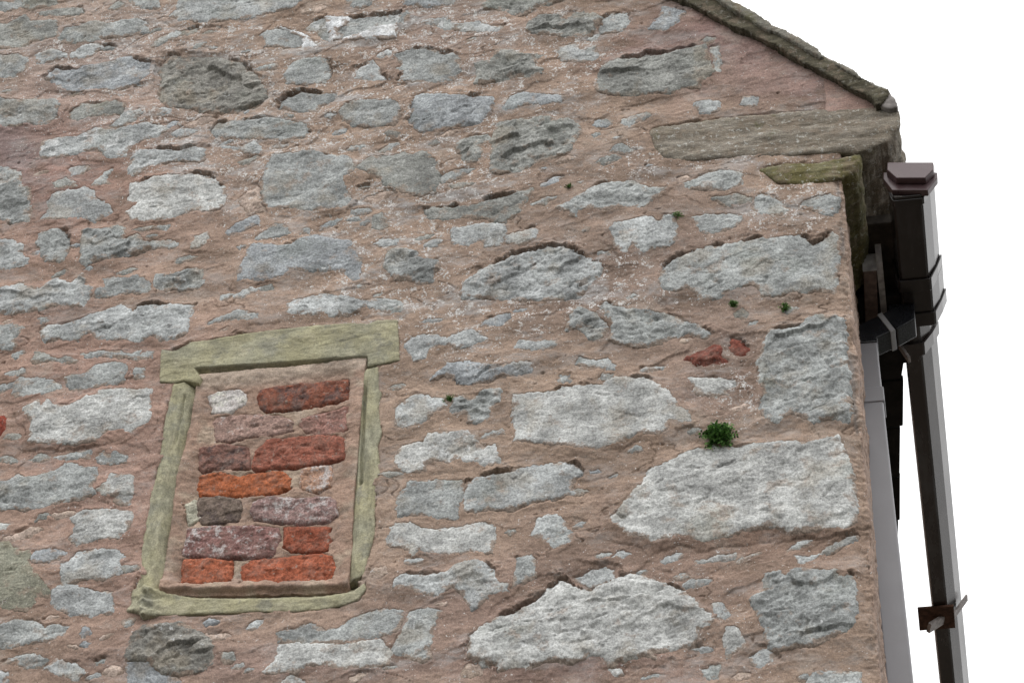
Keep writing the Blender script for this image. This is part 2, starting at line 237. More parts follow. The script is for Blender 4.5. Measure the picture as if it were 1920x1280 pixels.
# mortar colour drifts: px, py, radius x, radius y, colour (sRGB)
TINTS = [(140,120,230,130,(163,148,140)),(420,260,120,120,(168,150,136)),(170,700,330,420,(164,133,119)),(110,330,170,120,(158,125,113)),(20,280,90,60,(140,121,119)),(260,960,160,260,(168,137,123)),
 (1430,110,190,90,(147,121,114)),(1550,165,90,40,(155,127,120)),(1330,60,120,60,(143,115,110)),(1200,110,90,50,(137,111,104)),
 (1250,470,300,140,(135,115,104)),(1000,340,250,140,(151,130,115)),(1250,1060,300,150,(143,120,107)),(1150,560,250,80,(139,119,106)),
 (820,60,200,100,(155,134,122)),(1350,700,140,90,(137,116,106)),(900,1150,250,110,(148,124,112)),(520,1250,400,60,(150,126,116)),(300,540,160,80,(165,140,123)),
 (1120,1250,250,40,(149,123,114)),(560,520,200,80,(161,139,123)),(1450,1010,160,60,(145,120,105))]
# lime specks drifts: px, py, rx, ry, amount
SPECKS = [(120,110,200,130,.7),(300,60,150,60,.6),(420,180,160,160,.8),(700,180,180,150,1),(760,330,160,130,1),(860,60,160,60,.9),(700,520,120,110,1),(900,280,120,60,.9),(1080,130,100,90,.6),
 (980,560,200,80,.6),(1180,540,120,50,.6),(1320,290,140,20,1.2),(1500,350,80,40,.9),(1480,400,90,70,.8),(1380,740,60,50,1),(1100,560,100,40,.5),(560,230,160,100,.8),
 (330,250,100,80,.9),(480,400,60,80,.5),(1180,320,60,30,.8),(820,640,140,60,.4),(1280,1150,160,120,.35),(1500,240,100,40,.6),(1000,100,120,100,.6),(860,1240,120,40,.4)]
# ------------------------------------------------------------------ survey geometry
def ray(px, py): return (RIGHT * (px - 960) + DOWN * (py - 640)) / FPX + FWD
def at(px, py, y=0.):
    d = ray(px, py); return CAM + d * ((y - CAM[1]) / d[1])
def atz(px, py, z):
    d = ray(px, py); return CAM + d * ((z - CAM[2]) / d[2])
def proj(p):
    q = np.array(p) - CAM; f = q.dot(FWD); return 960 + FPX * q.dot(RIGHT) / f, 640 + FPX * q.dot(DOWN) / f
def lin(c):
    c = np.array(c, float) / 255.; return tuple(np.where(c <= .04045, c / 12.92, ((c + .055) / 1.055) ** 2.4))
def pts(s): return [tuple(float(v) for v in p.split(',')) for p in s.split()]
def tile_pts(t, s):
    ox, oy = TX['ABCD'.index(t[0])*0 + int(t[1]) - 1], TY['ABCD'.index(t[0])]
    return [(ox + x * 500 / 1916, oy + y * 500 / 1916) for x, y in pts(s)]
def on_wall(pp, y=0.):
    return np.array([at(px, py, y)[[0, 2]] for px, py in pp])
def smooth(a, b, x):
    t = np.clip((x - a) / (b - a), 0, 1); return t * t * (3 - 2 * t)

# ------------------------------------------------------------------ noise
def hsh(ix, iy, s):
    h = (ix.astype(np.int64) * 374761393 + iy.astype(np.int64) * 668265263 + s * 974634777) & 0xffffffff
    h = ((h ^ (h >> 13)) * 1274126177) & 0xffffffff
    h = ((h ^ (h >> 16)) * 2246822519) & 0xffffffff
    return ((h ^ (h >> 15)) & 0xffffff) / float(0x1000000)
def gn(x, y, s):
    ix, iy = np.floor(x), np.floor(y); fx, fy = x - ix, y - iy
    u, v = fx*fx*fx*(fx*(fx*6-15)+10), fy*fy*fy*(fy*(fy*6-15)+10)
    def g(dx, dy):
        a = hsh(ix + dx, iy + dy, s) * 6.2831853
        return np.cos(a) * (fx - dx) + np.sin(a) * (fy - dy)
    return 1.5 * ((g(0,0)*(1-u) + g(1,0)*u)*(1-v) + (g(0,1)*(1-u) + g(1,1)*u)*v)
def fbm(x, y, size, s, octv=4, gain=.5):
    r, a, f = 0, 1., 1. / size
    for o in range(octv):
        r = r + a * gn(x * f + 13.7 * o, y * f - 7.1 * o, s + o); a *= gain; f *= 2.03
    return r
def facets(x, y, sx, sy, ang, s, tilt=1.):
    c, n = math.cos(ang), math.sin(ang)
    u, v = (x * c + y * n) / sx, (-x * n + y * c) / sy
    iu, iv = np.floor(u), np.floor(v)
    best = np.full(x.shape, 9e9); val = np.zeros(x.shape)
    for dx in (-1, 0, 1):
        for dy in (-1, 0, 1):
            cx, cy = iu + dx, iv + dy
            px, py = cx + hsh(cx, cy, s), cy + hsh(cx, cy, s + 1)
            d = (u - px) ** 2 + (v - py) ** 2
            h = hsh(cx, cy, s + 2) - .5 + tilt * ((hsh(cx, cy, s + 3) - .5) * (u - px) + (hsh(cx, cy, s + 4) - .5) * (v - py))
            k = d < best; best = np.where(k, d, best); val = np.where(k, h, val)
    return val
def warp(x, z, a=1.):
    wx = a * (.0045 * gn(x/.035, z/.035, 11) + .0038 * gn(x/.012, z/.012, 13) + .0021 * gn(x/.0065, z/.0065, 17) + .0011 * gn(x/.0035, z/.0035, 19))
    wz = a * (.0036 * gn(x/.030, z/.030, 12) + .0034 * gn(x/.011, z/.011, 14) + .0021 * gn(x/.0065, z/.0065, 18) + .0011 * gn(x/.0035, z/.0035, 20))
    return x + wx, z + wz
def sdf(x, z, poly):
    best = np.full(x.shape, 9e9); inside = np.zeros(x.shape, bool)
    n = len(poly)
    for i in range(n):
        ax, az = poly[i]; bx, bz = poly[(i + 1) % n]
        ex, ez = bx - ax, bz - az; L = ex*ex + ez*ez + 1e-12
        t = np.clip(((x - ax)*ex + (z - az)*ez) / L, 0, 1)
        best = np.minimum(best, (x - ax - t*ex)**2 + (z - az - t*ez)**2)
        if az != bz:
            c = (az > z) != (bz > z)
            inside ^= c & (x < (bx - ax) * (z - az) / (bz - az) + ax)
    d = np.sqrt(best)
    return np.where(inside, -d, d)

# ------------------------------------------------------------------ linking helpers
def link(name, me, mat=None, parent=None, color=None, loc=None):
    o = bpy.data.objects.new(name, me); COL.objects.link(o)
    if mat is not None: me.materials.append(mat)
    if parent is not None: o.parent = parent
    if loc is not None: o.location = loc
    if color is not None: o.color = color
    return o
def tag(o, label=None, cat=None, group=None, kind=None):
    for k, v in (('label', label), ('category', cat), ('group', group), ('kind', kind)):
        if v: o[k] = v
    return o
def mesh_np(name, V, F4, smooth_=True, attrs=None):
    me = bpy.data.meshes.new(name)
    me.vertices.add(len(V)); me.vertices.foreach_set('co', V.astype(np.float32).ravel())
    nf = len(F4); me.loops.add(nf * 4); me.polygons.add(nf)
    me.loops.foreach_set('vertex_index', F4.astype(np.int32).ravel())
    me.polygons.foreach_set('loop_start', np.arange(0, nf * 4, 4, dtype=np.int32))
    me.polygons.foreach_set('loop_total', np.full(nf, 4, dtype=np.int32))
    me.polygons.foreach_set('use_smooth', np.full(nf, smooth_))
    for k, (typ, a) in (attrs or {}).items():
        at_ = me.attributes.new(k, typ, 'POINT')
        at_.data.foreach_set('color' if typ == 'FLOAT_COLOR' else 'value', a.astype(np.float32).ravel())
    me.update(calc_edges=True); me.validate()
    return me
def py_mesh(name, V, F, smooth_=False):
    me = bpy.data.meshes.new(name); me.from_pydata([tuple(map(float, v)) for v in V], [], F); me.update()
    for p in me.polygons: p.use_smooth = smooth_
    return me
def box(x0, x1, y0, y1, z0, z1):
    V = [(x, y, z) for z in (z0, z1) for y in (y0, y1) for x in (x0, x1)]
    return V, [(0,2,3,1), (4,5,7,6), (0,1,5,4), (2,6,7,3), (0,4,6,2), (1,3,7,5)]
def join(*vf):
    V, F = [], []
    for v, f in vf:
        k = len(V); V += [tuple(map(float, p)) for p in v]; F += [tuple(i + k for i in q) for q in f]
    return V, F
def bevel(o, w, seg=2):
    b = o.modifiers.new('edge', 'BEVEL'); b.width = w; b.segments = seg; b.limit_method = 'ANGLE'; b.angle_limit = R_(35); return o

def patch(name, x, z, H, keep, mat, parent, back=.05, snap_d=None, color=None, rows=1, rough=0., seed=0, xyz=None, attrs=None):
    """A relief on a grid (x, z arrays, H = height proud of the wall plane), with sides running back into the wall."""
    ny, nx = x.shape
    c = keep
    idx = np.arange(ny * nx).reshape(ny, nx)
    q = np.stack([idx[:-1,:-1], idx[:-1,1:], idx[1:,1:], idx[1:,:-1]], -1)[c]
    if len(q) == 0: return None
    V = np.stack([x, -H, z], -1).reshape(-1, 3) if xyz is None else xyz.reshape(-1, 3)
    pad = np.pad(c, 1)
    edges = []
    i0 = idx[:-1,:-1]; i1 = idx[:-1,1:]; i2 = idx[1:,1:]; i3 = idx[1:,:-1]
    for nb, a, b in ((pad[:-2,1:-1], i0, i1), (pad[1:-1,2:], i1, i2), (pad[2:,1:-1], i2, i3), (pad[1:-1,:-2], i3, i0)):
        k = c & ~nb; edges.append(np.stack([a[k], b[k]], -1))
    edges = np.concatenate(edges)
    quads = [q]; nv = len(V); Vs = [V]
    bv = np.unique(edges)
    if snap_d is not None:                      # pull the stepped rim onto the true outline
        d, gx, gz = snap_d
        d, gx, gz = d.ravel(), gx.ravel(), gz.ravel()
        V[bv, 0] -= (d * gx)[bv]; V[bv, 2] -= (d * gz)[bv]
    if back is not None:
        rim = V[bv]; mp = np.full(nv, -1); prev = bv.copy(); base = nv
        for r in range(1, rows + 1):
            W_ = rim.copy(); t = r / rows
            W_[:, 1] = rim[:, 1] + (back - rim[:, 1]) * t
            if rough and snap_d is not None:
                n_ = rough * (fbm(rim[:, 0] + rim[:, 2], W_[:, 1] * 1.6 + rim[:, 0]*.5, .09, seed + 50, 5))
                W_[:, 0] += n_ * gx[bv]; W_[:, 2] += n_ * gz[bv]
            mp_prev = mp.copy(); mp_prev[bv] = prev if r > 1 else bv
            cur = base + np.arange(len(bv)); mp_cur = np.full(nv, -1); mp_cur[bv] = cur
            a, b = edges[:, 0], edges[:, 1]
            quads.append(np.stack([mp_prev[a], mp_cur[a], mp_cur[b], mp_prev[b]], -1))
            Vs.append(W_); prev = cur; base += len(bv)
    V = np.concatenate(Vs); Q = np.concatenate(quads)
    used = np.unique(Q); rm = np.zeros(len(V), np.int64); rm[used] = np.arange(len(used))
    V = V[used]; Q = rm[Q]
    loc = V.mean(0)
    at2 = {}
    if attrs:
        for k, (typ, a) in attrs.items():
            a = a.reshape(ny * nx, -1)
            ext = [a] + [a[bv]] * (rows if back is not None else 0)
            at2[k] = (typ, np.concatenate(ext)[used])
    me = mesh_np(name, V - loc, Q, True, at2)
    return link(name, me, mat, parent, color, loc)

# ------------------------------------------------------------------ materials
class NT:
    def __init__(s, name):
        s.m = bpy.data.materials.new(name); s.m.use_nodes = True; s.t = s.m.node_tree; s.t.nodes.clear()
        s.out = s.n('ShaderNodeOutputMaterial'); s.b = s.n('ShaderNodeBsdfPrincipled'); s.l(s.b.outputs[0], s.out.inputs[0])
        s.b.inputs['Specular IOR Level'].default_value = .25
    def n(s, t): return s.t.nodes.new(t)
    def l(s, a, b): s.t.links.new(a, b)
    def put(s, sock, v):
        if hasattr(v, 'links'): s.l(v, sock)
        elif isinstance(v, tuple) and len(v) == 3 and sock.type == 'RGBA': sock.default_value = (*v, 1)
        else: sock.default_value = v
    def noise(s, vec, scale, detail=4, rough=.55, col=False, dist=0):
        n = s.n('ShaderNodeTexNoise'); s.l(vec, n.inputs['Vector']); n.inputs['Scale'].default_value = scale
        n.inputs['Detail'].default_value = detail; n.inputs['Roughness'].default_value = rough; n.inputs['Distortion'].default_value = dist
        return n.outputs['Color' if col else 'Fac']
    def ramp(s, f, a, b, lo=0., hi=1.):
        n = s.n('ShaderNodeMapRange'); n.interpolation_type = 'SMOOTHSTEP'; s.put(n.inputs['Value'], f)
        for k, v in (('From Min', a), ('From Max', b), ('To Min', lo), ('To Max', hi)): s.put(n.inputs[k], v)
        return n.outputs[0]
    def math(s, op, a, b=0.):
        n = s.n('ShaderNodeMath'); n.operation = op; s.put(n.inputs[0], a); s.put(n.inputs[1], b); return n.outputs[0]
    def mix(s, f, a, b, mode='MIX'):
        n = s.n('ShaderNodeMix'); n.data_type = 'RGBA'; n.blend_type = mode
        s.put(n.inputs['Factor'], f); s.put(n.inputs[6], a); s.put(n.inputs[7], b); return n.outputs[2]
    def gray(s, f):
        n = s.n('ShaderNodeCombineColor')
        for i in range(3): s.put(n.inputs[i], f)
        return n.outputs[0]
    def scale(s, vec, v):
        n = s.n('ShaderNodeVectorMath'); n.operation = 'MULTIPLY'; s.l(vec, n.inputs[0]); n.inputs[1].default_value = v; return n.outputs[0]
    def coord(s):
        tc = s.n('ShaderNodeTexCoord'); oi = s.n('ShaderNodeObjectInfo'); s.oi = oi
        a = s.n('ShaderNodeVectorMath'); a.operation = 'MULTIPLY_ADD'; s.l(oi.outputs['Random'], a.inputs[0])
        a.inputs[1].default_value = (31., 17., 23.); s.l(tc.outputs['Object'], a.inputs[2]); return a.outputs[0]
    def bump(s, h, strength, dist, prev=None):
        n = s.n('ShaderNodeBump'); n.inputs['Strength'].default_value = strength; n.inputs['Distance'].default_value = dist
        s.l(h, n.inputs['Height'])
        if prev is not None: s.l(prev, n.inputs['Normal'])
        return n.outputs[0]
    def done(s, col, rough=.9, normal=None):
        s.put(s.b.inputs['Base Color'], col); s.put(s.b.inputs['Roughness'], rough)
        if normal is not None: s.l(normal, s.b.inputs['Normal'])
        return s.m

def mat_stone():
    t = NT('limestone'); v = t.coord(); oi = t.oi
    base, alpha = oi.outputs['Color'], oi.outputs['Alpha']
    sm = t.n('ShaderNodeAttribute'); sm.attribute_name = 'smear'
    n1 = t.noise(v, 13, 6, .6); n2 = t.noise(t.scale(v, (1, 1, 1.7)), 55, 6, .65, dist=.6); n3 = t.noise(v, 190, 5, .75); n4 = t.noise(v, 9, 4, .6)
    c = t.mix(1., base, t.gray(t.ramp(n1, .32, .68, .68, 1.20)), 'MULTIPLY')
    c = t.mix(1., c, t.gray(t.ramp(n2, .3, .7, .74, 1.2)), 'MULTIPLY')
    c = t.mix(t.math('MULTIPLY', t.ramp(n4, .52, .66), .30), c, (.30, .24, .16))
    c = t.mix(t.math('MULTIPLY', t.ramp(t.noise(v, 6, 4, .6), .54, .7), .25), c, (.20, .225, .19))
    lim = t.math('SUBTRACT', .70, t.math('MULTIPLY', alpha, .24))
    c = t.mix(t.math('MULTIPLY', t.ramp(t.noise(v, 34, 6, .7), lim, t.math('ADD', lim, .05)), .75), c, (.56, .57, .57))
    c = t.mix(t.math('MULTIPLY', t.ramp(t.noise(v, 19, 6, .7), .56, .66), .5), c, (.30, .225, .175))
    sf = t.math('ADD', t.math('MULTIPLY', sm.outputs['Fac'], .42), t.noise(v, 42, 6, .75))
    c = t.mix(t.ramp(sf, .68, .82, 0, .85), c, (.29, .225, .18))
    c = t.mix(1., c, t.gray(t.ramp(n3, .34, .66, .64, 1.27)), 'MULTIPLY')
    c = t.mix(t.ramp(t.noise(v, 190, 3, .6), .66, .72, 0, .55), c, (.60, .60, .58))
    c = t.mix(t.ramp(t.noise(v, 120, 3, .7), .33, .27, 0, .6), c, (.07, .07, .065))
    b = t.bump(n2, .42, .006); b = t.bump(n3, .6, .003, b)
    return t.done(c, .92, b)
def mat_mortar():
    t = NT('lime_mortar'); tc = t.n('ShaderNodeTexCoord'); v = tc.outputs['Object']
    a = t.n('ShaderNodeAttribute'); a.attribute_name = 'tint'; sp = t.n('ShaderNodeAttribute'); sp.attribute_name = 'speck'
    n1 = t.noise(t.scale(v, (.7, 1, 1.6)), 7, 5, .6); n2 = t.noise(t.scale(v, (.6, 1, 1.5)), 70, 5, .6); n3 = t.noise(v, 260, 4, .75)
    hs = t.n('ShaderNodeHueSaturation'); hs.inputs['Saturation'].default_value = .92; hs.inputs['Value'].default_value = .95; t.l(a.outputs['Color'], hs.inputs['Color'])
    c = t.mix(1., hs.outputs[0], t.gray(t.ramp(n1, .3, .7, .76, 1.16)), 'MULTIPLY')
    c = t.mix(1., c, t.gray(t.ramp(n2, .3, .7, .84, 1.13)), 'MULTIPLY')
    c = t.mix(t.ramp(t.noise(t.scale(v, (.7, 1, 1.2)), 12, 6, .68), .48, .68, 0, .55), c, (.15, .105, .075))
    c = t.mix(t.ramp(t.noise(v, 10, 5, .65), .56, .68, 0, .35), c, (.40, .34, .29))
    c = t.mix(1., c, t.gray(t.ramp(n3, .33, .67, .76, 1.20)), 'MULTIPLY')
    c = t.mix(t.math('MULTIPLY', t.math('ADD', sp.outputs['Fac'], .15), t.ramp(t.noise(t.scale(v, (.6, 1, 1.3)), 11, 7, .78), .48, .66, 0, .62)), c, (.37, .36, .355))
    k = t.math('MULTIPLY', sp.outputs['Fac'], t.ramp(t.noise(v, 30, 5, .7), .34, .66))
    th = t.math('SUBTRACT', .705, t.math('MULTIPLY', k, .175))
    c = t.mix(t.math('MULTIPLY', t.ramp(t.noise(v, 180, 3, .6), th, t.math('ADD', th, .05)), .9), c, (.62, .61, .60))
    th2 = t.math('SUBTRACT', .74, t.math('MULTIPLY', k, .19))
    c = t.mix(t.math('MULTIPLY', t.ramp(t.noise(v, 60, 4, .7), th2, t.math('ADD', th2, .08)), .55), c, (.55, .54, .52))
    c = t.mix(t.ramp(t.noise(v, 240, 2, .5), .70, .75, 0, .55), c, (.55, .53, .50))
    c = t.mix(t.ramp(t.noise(v, 210, 2, .5), .30, .25, 0, .5), c, (.07, .055, .045))
    b = t.bump(n2, .4, .004); b = t.bump(n3, .65, .0025, b)
    return t.done(c, .95, b)
def mat_brick():
    t = NT('old_brick'); v = t.coord(); oi = t.oi
    at_ = t.n('ShaderNodeAttribute'); at_.attribute_type = 'OBJECT'; at_.attribute_name = 'burn'
    n1 = t.noise(v, 45, 5, .65); n2 = t.noise(v, 200, 4, .65)
    c = t.mix(1., oi.outputs['Color'], t.gray(t.ramp(n1, .3, .7, .58, 1.15)), 'MULTIPLY')
    th = t.math('SUBTRACT', .76, t.math('MULTIPLY', at_.outputs['Fac'], .45))
    c = t.mix(t.math('MULTIPLY', t.ramp(t.noise(v, 28, 6, .75), th, t.math('ADD', th, .12)), .75), c, (.09, .068, .066))
    th = t.math('SUBTRACT', .70, t.math('MULTIPLY', oi.outputs['Alpha'], .38))
    c = t.mix(t.math('MULTIPLY', t.ramp(t.noise(v, 38, 7, .78), th, t.math('ADD', th, .13)), .9), c, (.52, .49, .48))
    c = t.mix(1., c, t.gray(t.ramp(n2, .32, .68, .58, 1.25)), 'MULTIPLY')
    c = t.mix(t.ramp(t.noise(v, 26, 6, .75), .44, .72, .0, .4), c, (.27, .20, .165))
    c = t.mix(t.ramp(t.noise(v, 70, 5, .7), .60, .68, 0, .7), c, (.30, .25, .21))
    c = t.mix(t.ramp(t.noise(v, 95, 4, .6), .34, .28, 0, .75), c, (.05, .035, .035))
    b = t.bump(n1, .6, .005); b = t.bump(n2, .5, .002, b)
    return t.done(c, .93, b)
def mat_sandstone(name='olive_sandstone', st=(.55, 1, 1.6)):
    t = NT(name); v = t.coord()
    n1 = t.noise(v, 8, 5, .6); n2 = t.noise(t.scale(v, st), 34, 6, .7); n3 = t.noise(v, 240, 4, .7)
    c = t.mix(t.ramp(n1, .35, .65), (.345, .322, .205), (.31, .30, .22))
    c = t.mix(t.ramp(t.noise(v, 17, 5, .65), .5, .66, 0, .6), c, (.42, .39, .28))
    c = t.mix(t.ramp(t.noise(v, 13, 6, .7), .52, .64, 0, .7), c, (.25, .245, .20))
    c = t.mix(t.ramp(t.noise(v, 22, 5, .7), .58, .72, 0, .55), c, (.13, .12, .075))
    c = t.mix(1., c, t.gray(t.ramp(n2, .3, .7, .66, 1.2)), 'MULTIPLY')
    c = t.mix(t.ramp(t.noise(t.scale(v, st), 22, 6, .7), .36, .28, 0, .6), c, (.10, .09, .055))
    c = t.mix(1., c, t.gray(t.ramp(n3, .32, .68, .76, 1.16)), 'MULTIPLY')
    c = t.mix(t.ramp(t.noise(v, 110, 3, .6), .32, .27, 0, .6), c, (.07, .065, .045))
    b = t.bump(n2, .45, .005); b = t.bump(n3, .35, .0018, b)
    return t.done(c, .92, b)
def mat_weathered(name, c1, c2, moss, white, mossy=.5):
    t = NT(name); v = t.coord()
    n1 = t.noise(t.scale(v, (.6, 1, 1.6)), 14, 6, .65); n2 = t.noise(t.scale(v, (.5, 1, 1.8)), 55, 5, .65); n3 = t.noise(v, 260, 3, .65)
    c = t.mix(t.ramp(n1, .35, .65), c1, c2)
    c = t.mix(t.ramp(t.noise(v, 11, 5, .7), .62 - .2 * mossy, .74 - .2 * mossy, 0, .8), c, moss)
    c = t.mix(1., c, t.gray(t.ramp(n2, .3, .7, .70, 1.25)), 'MULTIPLY')
    c = t.mix(t.ramp(t.noise(v, 24, 6, .7), .50, .62, 0, .55), c, (.21, .165, .125))
    c = t.mix(t.ramp(t.noise(v, 75, 5, .7), .57, .64, 0, .65), c, white)
    c = t.mix(1., c, t.gray(t.ramp(n3, .3, .7, .72, 1.22)), 'MULTIPLY')
    b = t.bump(n2, .55, .007); b = t.bump(n3, .4, .002, b)
    return t.done(c, .93, b)
def mat_plastic(name, col, rough, streak=(.3, .3, .32), amount=.3, spec=.5):
    t = NT(name); v = t.coord()
    n1 = t.noise(t.scale(v, (1, .25, 1)), 18, 5, .6); n2 = t.noise(v, 130, 4, .7)
    c = t.mix(t.ramp(n1, .48, .75, 0, amount), col, streak)
    c = t.mix(t.ramp(n2, .66, .74, 0, .5), c, streak)
    t.b.inputs['Specular IOR Level'].default_value = spec
    return t.done(c, t.ramp(n1, .3, .7, rough * .8, rough * 1.25), t.bump(n2, .08, .001))
def mat_plain(name, col, var=.3, rough=.9, scale=30):
    t = NT(name); v = t.coord(); n = t.noise(v, scale, 6, .65)
    c = t.mix(1., col, t.gray(t.ramp(n, .3, .7, 1 - var, 1 + var)), 'MULTIPLY')
    return t.done(c, rough, t.bump(n, .4, .004))
M_STONE, M_MORTAR, M_BRICK, M_SAND = mat_stone(), mat_mortar(), mat_brick(), mat_sandstone()
M_SANDV = mat_sandstone('upright_sandstone', (1.6, 1, .55))
M_KNEE = mat_weathered('weathered_gritstone', (.185, .157, .122), (.25, .225, .188), (.13, .12, .07), (.50, .50, .47), .3)
M_MOSSY = mat_weathered('mossy_gritstone', (.17, .155, .085), (.13, .125, .07), (.12, .105, .04), (.42, .42, .36), .8)
M_COPE = mat_weathered('dark_coping', (.070, .062, .042), (.10, .09, .062), (.055, .055, .03), (.22, .21, .18), .3)
M_SLATE = mat_weathered('roof_slate', (.16, .15, .12), (.22, .21, .18), (.13, .125, .07), (.25, .25, .22), .3)
M_BROWNCAP = mat_plastic('brown_plastic', (.075, .043, .046), .32, (.16, .12, .13), .25)
M_DARKGUT = mat_plastic('dark_brown_plastic', (.024, .020, .019), .20, (.10, .10, .11), .18)
M_OLDGUT = mat_plastic('weathered_gutter', (.036, .029, .027), .24, (.13, .14, .15), .45)
M_BLACK = mat_plastic('black_plastic', (.010, .011, .014), .28, (.05, .05, .055), .15)
M_GREYPIPE = mat_plastic('grey_plastic', (.25, .25, .268), .35, (.30, .30, .31), .3)
M_LTGREY = mat_plastic('light_grey_plastic', (.30, .30, .31), .4, (.2, .2, .2), .2)
M_RUST = mat_plain('rusty_iron', (.085, .045, .03), .5, .8, 60)
M_GALV = mat_plain('weathered_zinc', (.30, .27, .26), .25, .6, 60)
M_WOOD = mat_plain('brown_board', (.16, .115, .10), .35, .8, 40)
M_WOODGREY = mat_plain('grey_board_end', (.34, .33, .33), .3, .85, 40)
M_SOFFIT = mat_plain('black_soffit', (.018, .016, .015), .4, .9, 20)
M_LEAF = mat_plain('fern_leaf', (.12, .25, .06), .45, .6, 90)
M_LEAFDARK = mat_plain('fern_leaf_dark', (.04, .095, .025), .45, .6, 90)
M_STEM = mat_plain('fern_stem', (.05, .035, .015), .3, .8, 90)

# ------------------------------------------------------------------ ground
def ground():
    t = NT('gravel_ground'); tc = t.n('ShaderNodeTexCoord'); v = tc.outputs['Object']
    n = t.noise(v, 3, 8, .7); c = t.mix(n, (.040, .042, .034), (.07, .066, .056))
    mt = t.done(c, .95, t.bump(n, .5, .05))
    V = [(-600, -600, 0), (600, -600, 0), (600, 600, 0), (-600, 600, 0)]
    tag(link('ground', py_mesh('ground', V, [(0, 1, 2, 3)]), mt), 'grey gravel yard in front of the stone gable', None, None, 'structure')
ground()

# ------------------------------------------------------------------ the house: mortar bed and every stone
house = bpy.data.objects.new('stone_house', None); COL.objects.link(house)
tag(house, 'old rubble stone house gable with a blocked sandstone window', 'house')
XC, ZB, ZT, XL = .847, 5.13, 7.92, -1.64       # corner, and the worked face of the gable
RC = .014                                      # rounding of the corner arris
TONES = dict(L=(216,218,220), W=(184,185,183), w=(175,178,178), g=(161,164,163), b=(158,162,165), d=(148,149,145), k=(140,138,132),
             o=(148,147,132), r=(132,78,66), R=(150,72,56), p=(184,166,154))
stones = []
for line in STONES.strip().splitlines():
    t, s, a = line.split('|'); a = a.split(',')
    pp = tile_pts(t, s); mx_, my_ = np.mean(pp, 0)
    grow_ = .0035 + .005 * math.exp(-(max(mx_ - 60, 0) / 380) ** 2 - (max(my_ - 120, 0) / 330) ** 2)
    stones.append(dict(poly=on_wall(pp), g=grow_, p=float(a[0]) * 1e-3, rel=float(a[1]) * 1e-3, tone=a[2], lich=float(a[3]), gap=float(a[4])))
win_out = on_wall(pts("303,656 323,660 337,656 360,643 386,639 444,630 519,620 584,612 660,607 690,609 707,602 746,602 748,640 750,677 715,685 710,690 710,729 716,737 710,766 716,810 708,836 715,886 707,901 703,964 703,998 689,1050 683,1078 687,1105 670,1126 637,1139 558,1147 480,1148 391,1152 303,1155 269,1162 261,1152 237,1147 246,1136 250,1103 262,1076 266,1032 277,964 283,925 294,891 299,860 305,818 310,787 317,755 324,721 300,717 301,690"))
fixed = [(win_out, .003, 1.0, .45), (on_wall(pts(KNEELER)), .0, .5, .5), (on_wall(pts(CORBEL)), .0, .6, .5)]

def wrap(u, z, H):
    s = u - (XC - RC); th = np.clip(s / RC, 0, math.pi / 2); rest = np.maximum(s - RC * math.pi / 2, 0)
    x = np.where(s < 0, u, XC - RC + np.sin(th) * (RC + H))
    y = np.where(s < 0, -H, RC - np.cos(th) * (RC + H) + rest)
    return np.stack([x, y, z], -1)
def m_low(x, z): return .0055 * fbm(x * .8, z * 1.3, .16, 21, 3)
def trench_amt(x, z, dz, gap):
    up = np.clip(dz, 0, 1)
    n = gn(x / .09, z / .09, 31) * 1.2 + gn(x / .03, z / .03, 32) * .5
    side = smooth(.35, .7, gn(x / .05, z / .05, 33)) * .5
    return np.clip(smooth(-.05, .5, n - .55 + gap * .5) * (.15 + .85 * up) * np.minimum(gap, 1.3) + side * .4 * gap, 0, 1.3)

